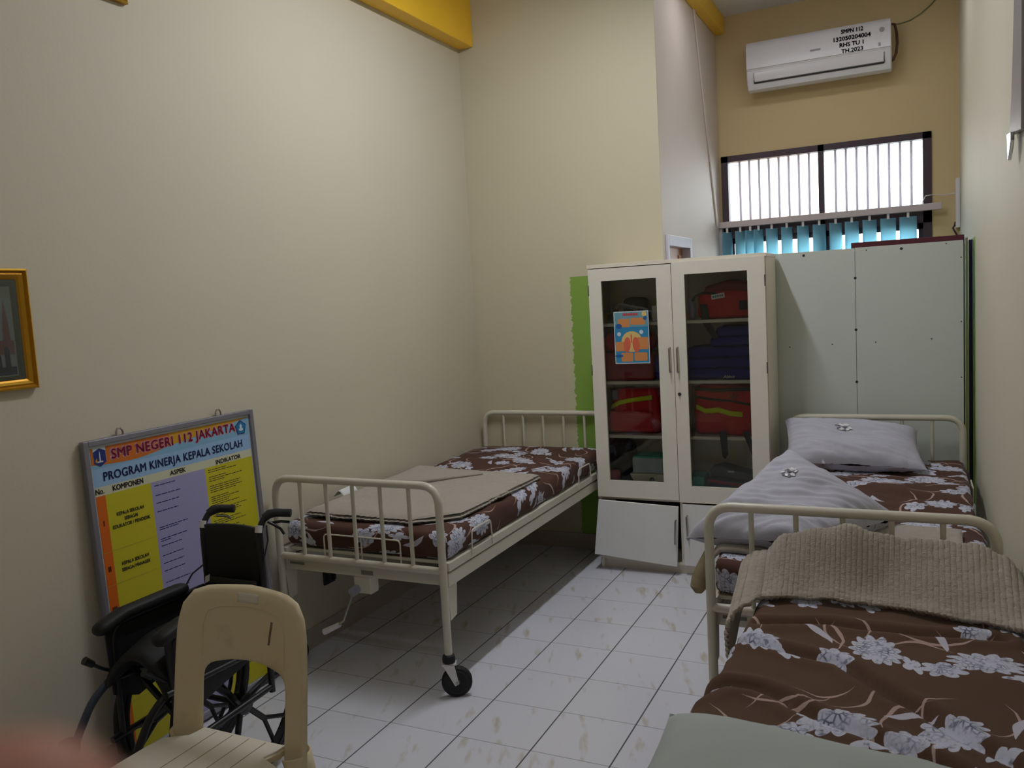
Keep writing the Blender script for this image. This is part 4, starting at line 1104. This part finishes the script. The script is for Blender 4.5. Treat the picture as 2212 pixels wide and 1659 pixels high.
# ------------------------------------------------------------------ framed pictures on the left wall
def picture(y0, y1, z0, z1, label, inner):
    t = thing('framed_picture', (XL+0.005, (y0+y1)/2, z0), label, 'picture', )
    x = XL
    n = 0.034
    fr = MB()
    prof = [(0.0, 0.0), (0.020, 0.0), (0.024, 0.006), (0.016, 0.012), (0.018, 0.018), (0.010, 0.026), (0.006, n), (0.0, n)]
    cor = [(y0, z0, 1, 1), (y1, z0, -1, 1), (y1, z1, -1, -1), (y0, z1, 1, -1)]
    b = len(fr.v)
    for (cy, cz, sy, sz) in cor:
        for d, o_ in prof: fr.v.append(Vector((x+d, cy+sy*o_, cz+sz*o_)))
    m_ = len(prof)
    for k in range(4):
        for i in range(m_-1):
            j = (k+1) % 4
            fr.face((b+k*m_+i, b+k*m_+i+1, b+j*m_+i+1, b+j*m_+i), 1 if i in (1, 4) else 0)
    obj('frame', fr, [M_gold, M_goldl], t, smooth=False)
    inner(t, x, y0+n, y1-n, z0+n, z1-n)
    return t
def inner_spires(t, x, y0, y1, z0, z1):
    obj('mount', MB().box(x, x+0.004, y0, y1, z0, z1), mat('dark_green_mount', (84, 94, 84), 0.7), t, smooth=False)
    c = (y0+y1)/2
    ph = MB(); g = 0.022
    a0, a1, b0, b1 = y0+g, y1-g, z0+0.012, z1-g
    ph.box(x+0.004, x+0.0048, a0, a1, b0, b1, 0)
    ph.box(x+0.0048, x+0.0052, a0+0.005, a1-0.005, b0+0.005, b1-0.035, 1)
    k = x+0.0054
    rg = random.Random(3)
    W = a1-a0
    for i in range(9):
        yy = a0+0.02+W*i/9; h = 0.06+0.12*abs(math.sin(i*1.3)); wd = 0.012+0.010*rg.random()
        ph.poly([(k, yy-wd, b0+0.08), (k, yy+wd, b0+0.08), (k, yy+wd*0.7, b0+0.08+h*0.55), (k, yy, b0+0.09+h), (k, yy-wd*0.7, b0+0.08+h*0.55)], 2)
    ph.box(x+0.0052, x+0.0056, a0+0.005, a1-0.005, b0+0.07, b0+0.115, 2)
    for i in range(14):
        yy = a0+0.012+W*i/14.5; h = 0.03+0.03*rg.random()
        ph.poly([(k+0.0006, yy-0.010, b0+0.02), (k+0.0006, yy+0.010, b0+0.02), (k+0.0006, yy+0.008, b0+0.035+h), (k+0.0006, yy, b0+0.045+h), (k+0.0006, yy-0.008, b0+0.035+h)], 3)
    ph.box(x+0.0056, x+0.006, a0+0.005, a1-0.005, b0+0.004, b0+0.03, 3)
    obj('photograph', ph, [mat('photo_border', (176, 182, 170), 0.6), mat('photo_sky', (176, 186, 204), 0.6), mat('photo_spires', (160, 104, 116), 0.6), mat('photo_people', (66, 78, 140), 0.6, var=0.3, vs=60)], t, smooth=False)
    obj('glass', MB().box(x+0.0075, x+0.0085, y0, y1, z0, z1), M_glass, t, smooth=False)
def inner_red(t, x, y0, y1, z0, z1):
    obj('photograph', MB().box(x, x+0.004, y0, y1, z0, z1), mat('dark_red_print', (120, 34, 34), 0.6, var=0.2, vs=30), t, smooth=False)
    obj('glass', MB().box(x+0.0075, x+0.0085, y0, y1, z0, z1), M_glass, t, smooth=False)
picture(-3.10, -2.565, 1.412, 1.802, 'gold framed picture of reddish spires at the left edge of the photo', inner_spires)
picture(-2.45, -2.052, 2.778, 3.15, 'gold framed dark red picture cut off by the top edge of the photo', inner_red)

# ------------------------------------------------------------------ fitting on the right wall, cut off by the photo edge
wfm = thing('wall_fitting', (1.81, -1.55, 1.92), 'grey wall fitting with a shiny metal corner high on the right wall', 'fitting')
obj('sleeve', MB().prism([(1.829, -1.44, 2.01), (1.829, -1.75, 1.98), (1.829, -1.75, 2.5), (1.829, -1.60, 2.5), (1.829, -1.50, 2.12)], (-0.018, 0, 0)), mat('grey_plastic_sheet', (150, 146, 146), 0.4), wfm, smooth=False, bevel=0.003)
obj('metal_corner', MB().prism([(1.812, -1.47, 2.01), (1.812, -1.58, 2.0), (1.812, -1.58, 1.975), (1.812, -1.50, 1.93), (1.812, -1.485, 1.97)], (-0.010, 0, 0)), mat('polished_metal', (220, 220, 226), 0.12, 1.0), wfm, smooth=False, bevel=0.002)

# ------------------------------------------------------------------ wheelchair (half folded, facing the viewer along the wall)
WX0, WX1, WY = -0.735, -0.475, -2.235
wc = thing('wheelchair', (-0.62, -2.4, 0), 'half folded black wheelchair in front of the notice board', 'wheelchair')
for x, xo, sgn in ((WX0, -0.788, -1), (WX1, -0.535, 1)):
    # rear wheel
    cy, cz, r = -2.325, 0.29, 0.285
    rim = obj('rear_wheel', MB().tube([(xo, cy+r*math.cos(a), cz+r*math.sin(a)) for a in [i*2*PI/48 for i in range(48)]], 0.0165, 10, closed=True).tube([(xo, cy+(r-0.028)*math.cos(a), cz+(r-0.028)*math.sin(a)) for a in [i*2*PI/48 for i in range(48)]], 0.012, 8, closed=True), M_rubber, wc)
    obj('hub', MB().lathe([(0.02, -0.03), (0.036, -0.022), (0.036, 0.022), (0.02, 0.03)], (xo, cy, cz), 'x', 20), M_blackm, rim)
    for k in range(6):
        a = k*PI/3+0.25
        sp_ = MB().tube([(xo, cy+0.03*math.cos(a), cz+0.03*math.sin(a)), (xo, cy+0.15*math.cos(a), cz+0.15*math.sin(a))], 0.011, 8)
        for da in (-0.2, 0.2):
            sp_.tube([(xo, cy+0.14*math.cos(a), cz+0.14*math.sin(a)), (xo, cy+0.262*math.cos(a+da), cz+0.262*math.sin(a+da))], 0.008, 8)
        obj('spoke', sp_, M_blackm, rim)
    obj('push_rim', MB().tube([(xo+sgn*0.035, cy+0.25*math.cos(a), cz+0.25*math.sin(a)) for a in [i*2*PI/40 for i in range(40)]], 0.008, 8, closed=True), M_blackm, rim)
    # side frame
    fx = x
    sf = MB().tube(rounded_path([(fx, WY+0.0, 0.30), (fx, WY, 0.86), (fx, WY+0.02, 0.905), (fx+0.01, WY+0.05, 0.925)], 0.03, 5), 0.011, 10)
    sf.tube([(fx, WY, 0.47), (fx, WY-0.44, 0.49)], 0.011, 10).tube([(fx, WY, 0.32), (fx, WY-0.44, 0.30)], 0.011, 10).tube(rounded_path([(fx, WY-0.40, 0.30), (fx, WY-0.40, 0.66), (fx, WY-0.02, 0.66)], 0.05, 6), 0.010, 10)
    obj('side_frame', sf, M_blackm, wc)
    obj('white_band', MB().tube([(fx, WY, 0.868), (fx, WY+0.006, 0.892)], 0.0125, 12), M_white, wc)
    pg = obj('push_handle', MB().tube([(fx+0.004, WY+0.03, 0.912), (fx+0.012, WY+0.045, 0.922), (fx+0.03, WY+0.062, 0.924), (fx+0.075, WY+0.085, 0.920)], [0.014, 0.016, 0.0145, 0.0145], 12), M_rubber, wc)
    if sgn > 0:
        obj('brake_lever', MB().tube([(fx+0.018, WY+0.03, 0.90), (fx+0.04, WY+0.04, 0.885), (fx+0.055, WY+0.05, 0.872), (fx+0.064, WY+0.055, 0.852)], 0.005, 8).tube([(fx+0.02, WY+0.035, 0.893), (fx+0.05, WY+0.06, 0.895), (fx+0.075, WY+0.075, 0.89)], 0.005, 8), M_blackm, pg)
        obj('brake_cable', MB().tube([(fx+0.02, WY+0.02, 0.89), (fx+0.03, WY+0.01, 0.84), (fx+0.012, WY, 0.77), (fx+0.005, WY, 0.72)], 0.003, 6), M_dark, pg)
    else:
        obj('brake_cable', MB().tube([(fx, WY+0.0, 0.74), (fx-0.05, WY-0.02, 0.70), (fx-0.10, WY-0.06, 0.60), (fx-0.105, WY-0.07, 0.52), (fx-0.08, WY-0.08, 0.42)], 0.003, 6), M_dark, pg)
        obj('brake_lever', MB().tube([(fx+0.02, WY+0.05, 0.90), (fx+0.05, WY+0.07, 0.896), (fx+0.06, WY+0.08, 0.885)], 0.005, 8), M_steel, pg)
    ap = soft_box(MB(), fx-0.028, fx+0.028, WY-0.46, WY-0.10, 0.665, 0.705, 0.018, 0.02, lambda p, n: p+Vector((0, 0, -max(0, (WY-0.36)-p.y)*0.25)))
    obj('armrest', ap, M_black, wc, weld=True, angle=80)
    obj('side_guard', MB().prism([(fx-0.004, WY-0.43, 0.66), (fx-0.004, WY-0.02, 0.66), (fx-0.004, WY-0.02, 0.47), (fx-0.004, WY-0.20, 0.43), (fx-0.004, WY-0.33, 0.40), (fx-0.004, WY-0.42, 0.44)], (0.008, 0, 0)), M_black, wc, smooth=False, bevel=0.003)
    # front caster and leg rest
    fk = obj('front_caster', MB().lathe([(0.04, -0.012), (0.07, -0.012), (0.075, -0.006), (0.075, 0.006), (0.07, 0.012), (0.04, 0.012)], (fx, WY-0.40, 0.076), 'x', 24), M_rubber, wc)
    obj('fork', MB().tube([(fx-0.02, WY-0.40, 0.076), (fx-0.02, WY-0.38, 0.18), (fx, WY-0.37, 0.20), (fx, WY-0.37, 0.30)], 0.007, 8).tube([(fx+0.02, WY-0.40, 0.076), (fx+0.02, WY-0.38, 0.18), (fx, WY-0.37, 0.20)], 0.007, 8), M_blackm, fk)
    lr = MB().tube(rounded_path([(fx-0.02, WY-0.38, 0.50), (fx-0.035, WY-0.47, 0.44), (fx-0.05, WY-0.53, 0.33), (fx-0.05, WY-0.60, 0.13)], 0.04, 5), 0.0125, 10)
    lg = obj('leg_rest', lr, M_greyt if sgn < 0 else M_blackm, wc)
    obj('clamp', soft_box(MB(), fx-0.078, fx-0.026, WY-0.575, WY-0.525, 0.30, 0.35, 0.012, 0.012), M_blackm, lg, weld=True)
    obj('leg_rest_tube', MB().tube([(fx-0.068, WY-0.55, 0.32), (fx-0.075, WY-0.62, 0.12)], 0.009, 10), M_greyt, lg)
    obj('foot_plate', MB().box(fx-0.09, fx+0.03, WY-0.70, WY-0.56, 0.105, 0.12) if sgn < 0 else MB().box(fx-0.05, fx+0.06, WY-0.70, WY-0.56, 0.105, 0.12), M_black, lg, smooth=False, bevel=0.005)
    obj('wheel_lock', MB().tube([(fx, WY-0.36, 0.48), (fx-0.015, WY-0.44, 0.535), (fx-0.02, WY-0.475, 0.565)], [0.006, 0.006, 0.006], 8).tube([(fx-0.02, WY-0.465, 0.557), (fx-0.024, WY-0.49, 0.58)], [0.011, 0.013], 10), M_blackm, wc)
# sling back with a sagging pocket, folded seat, cross brace
def back_f(u, v):
    x = WX0-0.008+(WX1-WX0+0.016)*u; z = 0.48+0.40*v
    return Vector((x, WY+0.012-0.03*math.sin(PI*u)*(0.5+0.5*v)*-1-0.012, z))
obj('backrest', MB().grid(back_f, 14, 14), M_black, wc, solid=0.016, angle=80)
def pk(u, v):
    x = WX0+0.01+(WX1-WX0-0.02)*u; z = 0.50+0.20*v
    return Vector((x, WY-0.018-0.012*math.sin(PI*u)*math.sin(PI*v), z))
obj('back_pocket', MB().grid(pk, 12, 8), M_black, wc, solid=0.006, angle=80)
def seat_f(u, v):
    x = WX0+(WX1-WX0)*u; y = WY-0.03-0.41*v
    z = 0.50+0.11*math.sin(PI*u)**0.8+0.02*math.sin(v*3)-0.10*max(0, v-0.75)
    return Vector((x, y, z))
obj('seat', MB().grid(seat_f, 14, 14), M_black, wc, solid=0.02, angle=80)
for q in (-0.12, -0.32):
    obj('cross_brace', MB().tube([(WX0, WY+q, 0.30), (WX1, WY+q, 0.50)], 0.011, 8), M_blackm, wc)
    obj('cross_brace', MB().tube([(WX1, WY+q-0.022, 0.30), (WX0, WY+q-0.022, 0.50)], 0.011, 8), M_blackm, wc)
obj('axle', MB().tube([(-0.80, -2.325, 0.29), (-0.52, -2.325, 0.29)], 0.010, 8), M_blackm, wc)
obj('white_clip', MB().prism([(WX0+0.035, WY-0.04, 0.705), (WX0+0.055, WY-0.04, 0.715), (WX0+0.05, WY-0.04, 0.69), (WX0+0.03, WY-0.04, 0.68)], (0, 0.003, 0)), M_white, wc, smooth=False)

# ------------------------------------------------------------------ plastic chair
pc = thing('plastic_chair', (-0.16, -2.88, 0), 'cream moulded plastic chair facing the viewer in front of the wheelchair', 'chair')
CXc = -0.148
def back_pt(a, z):
    """a = sideways from centre, z = height; the back curves and reclines"""
    t = (z-0.40)/0.44
    y = -2.70+0.055*t-0.045*(abs(a)/0.24)**2*1.0
    return Vector((CXc+a+0.008*(t), y-0.0, z))
def loop_outer(n):
    pts = []
    # start bottom left, up and over, to bottom right
    prof = [(-0.245, 0.36), (-0.243, 0.50), (-0.240, 0.64), (-0.236, 0.735), (-0.222, 0.790), (-0.190, 0.828), (-0.14, 0.843), (0.0, 0.850), (0.14, 0.843), (0.190, 0.828), (0.222, 0.790), (0.236, 0.735), (0.240, 0.64), (0.243, 0.50), (0.245, 0.36)]
    return prof
def resample(prof, n):
    P = [Vector(p) for p in prof]; L = [0]
    for a, b in zip(P[:-1], P[1:]): L.append(L[-1]+(b-a).length)
    out = []
    for i in range(n+1):
        s_ = L[-1]*i/n; k = 0
        while k < len(L)-2 and L[k+1] < s_: k += 1
        t = (s_-L[k])/(L[k+1]-L[k]); out.append(P[k]*(1-t)+P[k+1]*t)
    return out
inn = [(-0.150, 0.36), (-0.152, 0.50), (-0.152, 0.585), (-0.146, 0.612), (-0.125, 0.628), (-0.06, 0.640), (0.0, 0.643), (0.06, 0.640), (0.125, 0.628), (0.146, 0.612), (0.152, 0.585), (0.152, 0.50), (0.150, 0.36)]
NO = 56
Ou = resample(loop_outer(0), NO); In = resample(inn, NO)
def bk(u, v):
    i = round(u*NO); a = Ou[i]*(1-v)+In[i]*v
    p = back_pt(a.x, a.y)
    lip = max(0, 1-v*9)*0.014+max(0, 1-(1-v)*12)*0.007
    p.y += lip
    return p
bk_o = obj('backrest', MB().grid(bk, NO, 16), M_chair, pc, solid=0.005, angle=60)
pl = [(-0.150, 0.645), (-0.150, 0.735), (-0.135, 0.775), (-0.10, 0.79), (0.0, 0.797), (0.10, 0.79), (0.135, 0.775), (0.150, 0.735), (0.150, 0.645)]
obj('moulded_rim', MB().tube([back_pt(a, z)+Vector((0, -0.0032, 0)) for a, z in resample(pl, 40)], 0.0016, 6), M_chair, bk_o)
obj('sticker', MB().grid(lambda u, v: back_pt(-0.035+0.075*u, 0.806+0.026*v)+Vector((0, -0.0032, 0)), 8, 3), M_seat, bk_o, solid=0.0006)
obj('scuff', MB().grid(lambda u, v: back_pt(0.092+0.008*u-0.012*(1-v), 0.70+0.065*v)+Vector((0, -0.003, 0)), 2, 6), mat('dark_scuff', (120, 104, 80), 0.7), bk_o, solid=0.0004)
sp = [(-0.147, -2.705), (0.150, -2.705), (0.150, -2.735), (0.135, -2.775), (0.205, -2.80), (0.222, -2.84), (0.225, -3.02), (0.205, -3.09), (0.12, -3.12), (-0.12, -3.12), (-0.205, -3.09), (-0.225, -3.02), (-0.222, -2.84), (-0.212, -2.79), (-0.155, -2.755), (-0.150, -2.735)]
sb = MB(); sb.prism([(CXc+a, y, 0.428) for a, y in sp], (0, 0, 0.012))
so = obj('seat', sb, M_seat, pc, smooth=False, bevel=0.004)
grv = MB()
for a in (-0.09, -0.03, 0.03, 0.09): grv.box(CXc+a-0.0012, CXc+a+0.0012, -3.10, -2.715, 0.4398, 0.4406)
obj('seat_line', grv, mat('seat_line_grime', (150, 140, 116), 0.7), so, smooth=False)
obj('seat_rim', MB().tube([(CXc+a, y, 0.424) for a, y in sp], 0.010, 8, closed=True), M_chair, so)
for sx in (-1, 1):
    lgm = MB()
    def lf_(u, v, sx=sx, fy=-3.07, ty=-3.14):
        a = -PI*0.5+PI*1.0*u
        z = 0.43*(1-v)
        cx_ = CXc+sx*(0.205+0.035*v); cy_ = fy+(ty-fy)*v
        r_ = 0.032-0.010*v
        return Vector((cx_+sx*r_*math.cos(a), cy_-r_*math.sin(a)*1.0, z))
    obj('leg', lgm.grid(lf_, 10, 10), M_chair, pc, solid=0.004)
    lgm = MB()
    def lb_(u, v, sx=sx):
        a = -PI*0.5+PI*u; z = 0.44*(1-v)
        cx_ = CXc+sx*(0.197+0.030*v); cy_ = -2.725+0.085*v
        r_ = 0.046-0.016*v
        return Vector((cx_+sx*r_*math.cos(a)*0.9, cy_+r_*math.sin(a), z))
    obj('leg', lgm.grid(lb_, 10, 10), M_chair, pc, solid=0.004)

# ------------------------------------------------------------------ photographer's hand, fingertip in the lens corner
def ray(px, py, d):
    v = (RR*((px-1106)/1808.04)+RD*((py-829.5)/1808.04)+RF).normalized(); return CAM+v*d
def hand():
    mb = MB()
    tip = ray(15, 1890, 0.060)
    back = (-RR*0.75+RD*0.62-RF*0.35).normalized()      # from the tip towards the knuckles
    side = back.cross(RF).normalized()
    def chain(st, dirs, lens, rads):
        p = st; pts = [p]
        for d_, l_ in zip(dirs, lens): p = p+d_.normalized()*l_; pts.append(p)
        P = []; R_ = []
        for i in range(len(pts)-1):
            for k in range(5):
                t = k/5; P.append(pts[i].lerp(pts[i+1], t)); R_.append(rads[i]*(1-t)+rads[i+1]*t)
        P.append(pts[-1]); R_.append(rads[-1])
        mb.tube(P, R_, 14)
    f0 = tip+back*0.0
    chain(f0-back*0.007, [back, back, back+RD*0.1, back+RD*0.15], [0.004, 0.022, 0.024, 0.042], [0.0045, 0.0078, 0.0082, 0.0092, 0.011])
    kn = f0+back*0.085
    w_dir = (back+RD*0.4).normalized()
    for k, (ln, cur) in enumerate(((0.040, 0.9), (0.037, 1.0), (0.029, 1.1))):
        base = kn+RD*(0.021*(k+1))+w_dir*0.004*(k+1)
        a = (RF*0.8+RR*0.55); b = (RR*0.4-RF*0.8); c = (-RR*0.6-RF*0.5)
        chain(base, [a, b, c], [ln, ln*0.6, ln*0.45], [0.0100, 0.0090, 0.0082, 0.0065])
    # palm and wrist
    for k in range(4):
        base = kn+RD*(0.021*k)
        chain(base-w_dir*0.004, [w_dir+RD*(0.10-0.07*k), w_dir+RD*(0.16-0.16*k)], [0.045, 0.045], [0.0125, 0.016, 0.0165])
    wr_ = kn+w_dir*0.085+RD*0.032
    chain(wr_-w_dir*0.02, [w_dir+RD*0.3, w_dir+RD*0.5], [0.035, 0.035], [0.030, 0.026, 0.025])
    # thumb
    chain(kn+w_dir*0.06+RD*0.01, [RF*0.6-w_dir*0.5-RD*0.3, RF*0.5-w_dir*0.8], [0.045, 0.032], [0.014, 0.0105, 0.0085])
    return mb
kk = NT('warm_skin')
kk.col(kk.mix(kk.noise(60, 3, kk.pos()), lin((214, 148, 124)), lin((198, 128, 106)))); kk.rough(0.55)
kk.b.inputs['Subsurface Weight'].default_value = 0.15; kk.b.inputs['Subsurface Radius'].default_value = (0.006, 0.002, 0.001)
ho = obj('hand', hand(), kk.m, angle=180)
md = ho.modifiers.new('one_surface', 'REMESH'); md.mode = 'VOXEL'; md.voxel_size = 0.0016; md.use_smooth_shade = True
md = ho.modifiers.new('soften', 'SMOOTH'); md.factor = 0.6; md.iterations = 12
tag(ho, "blurred pink fingertip of the photographer's hand in the bottom left corner", 'hand')
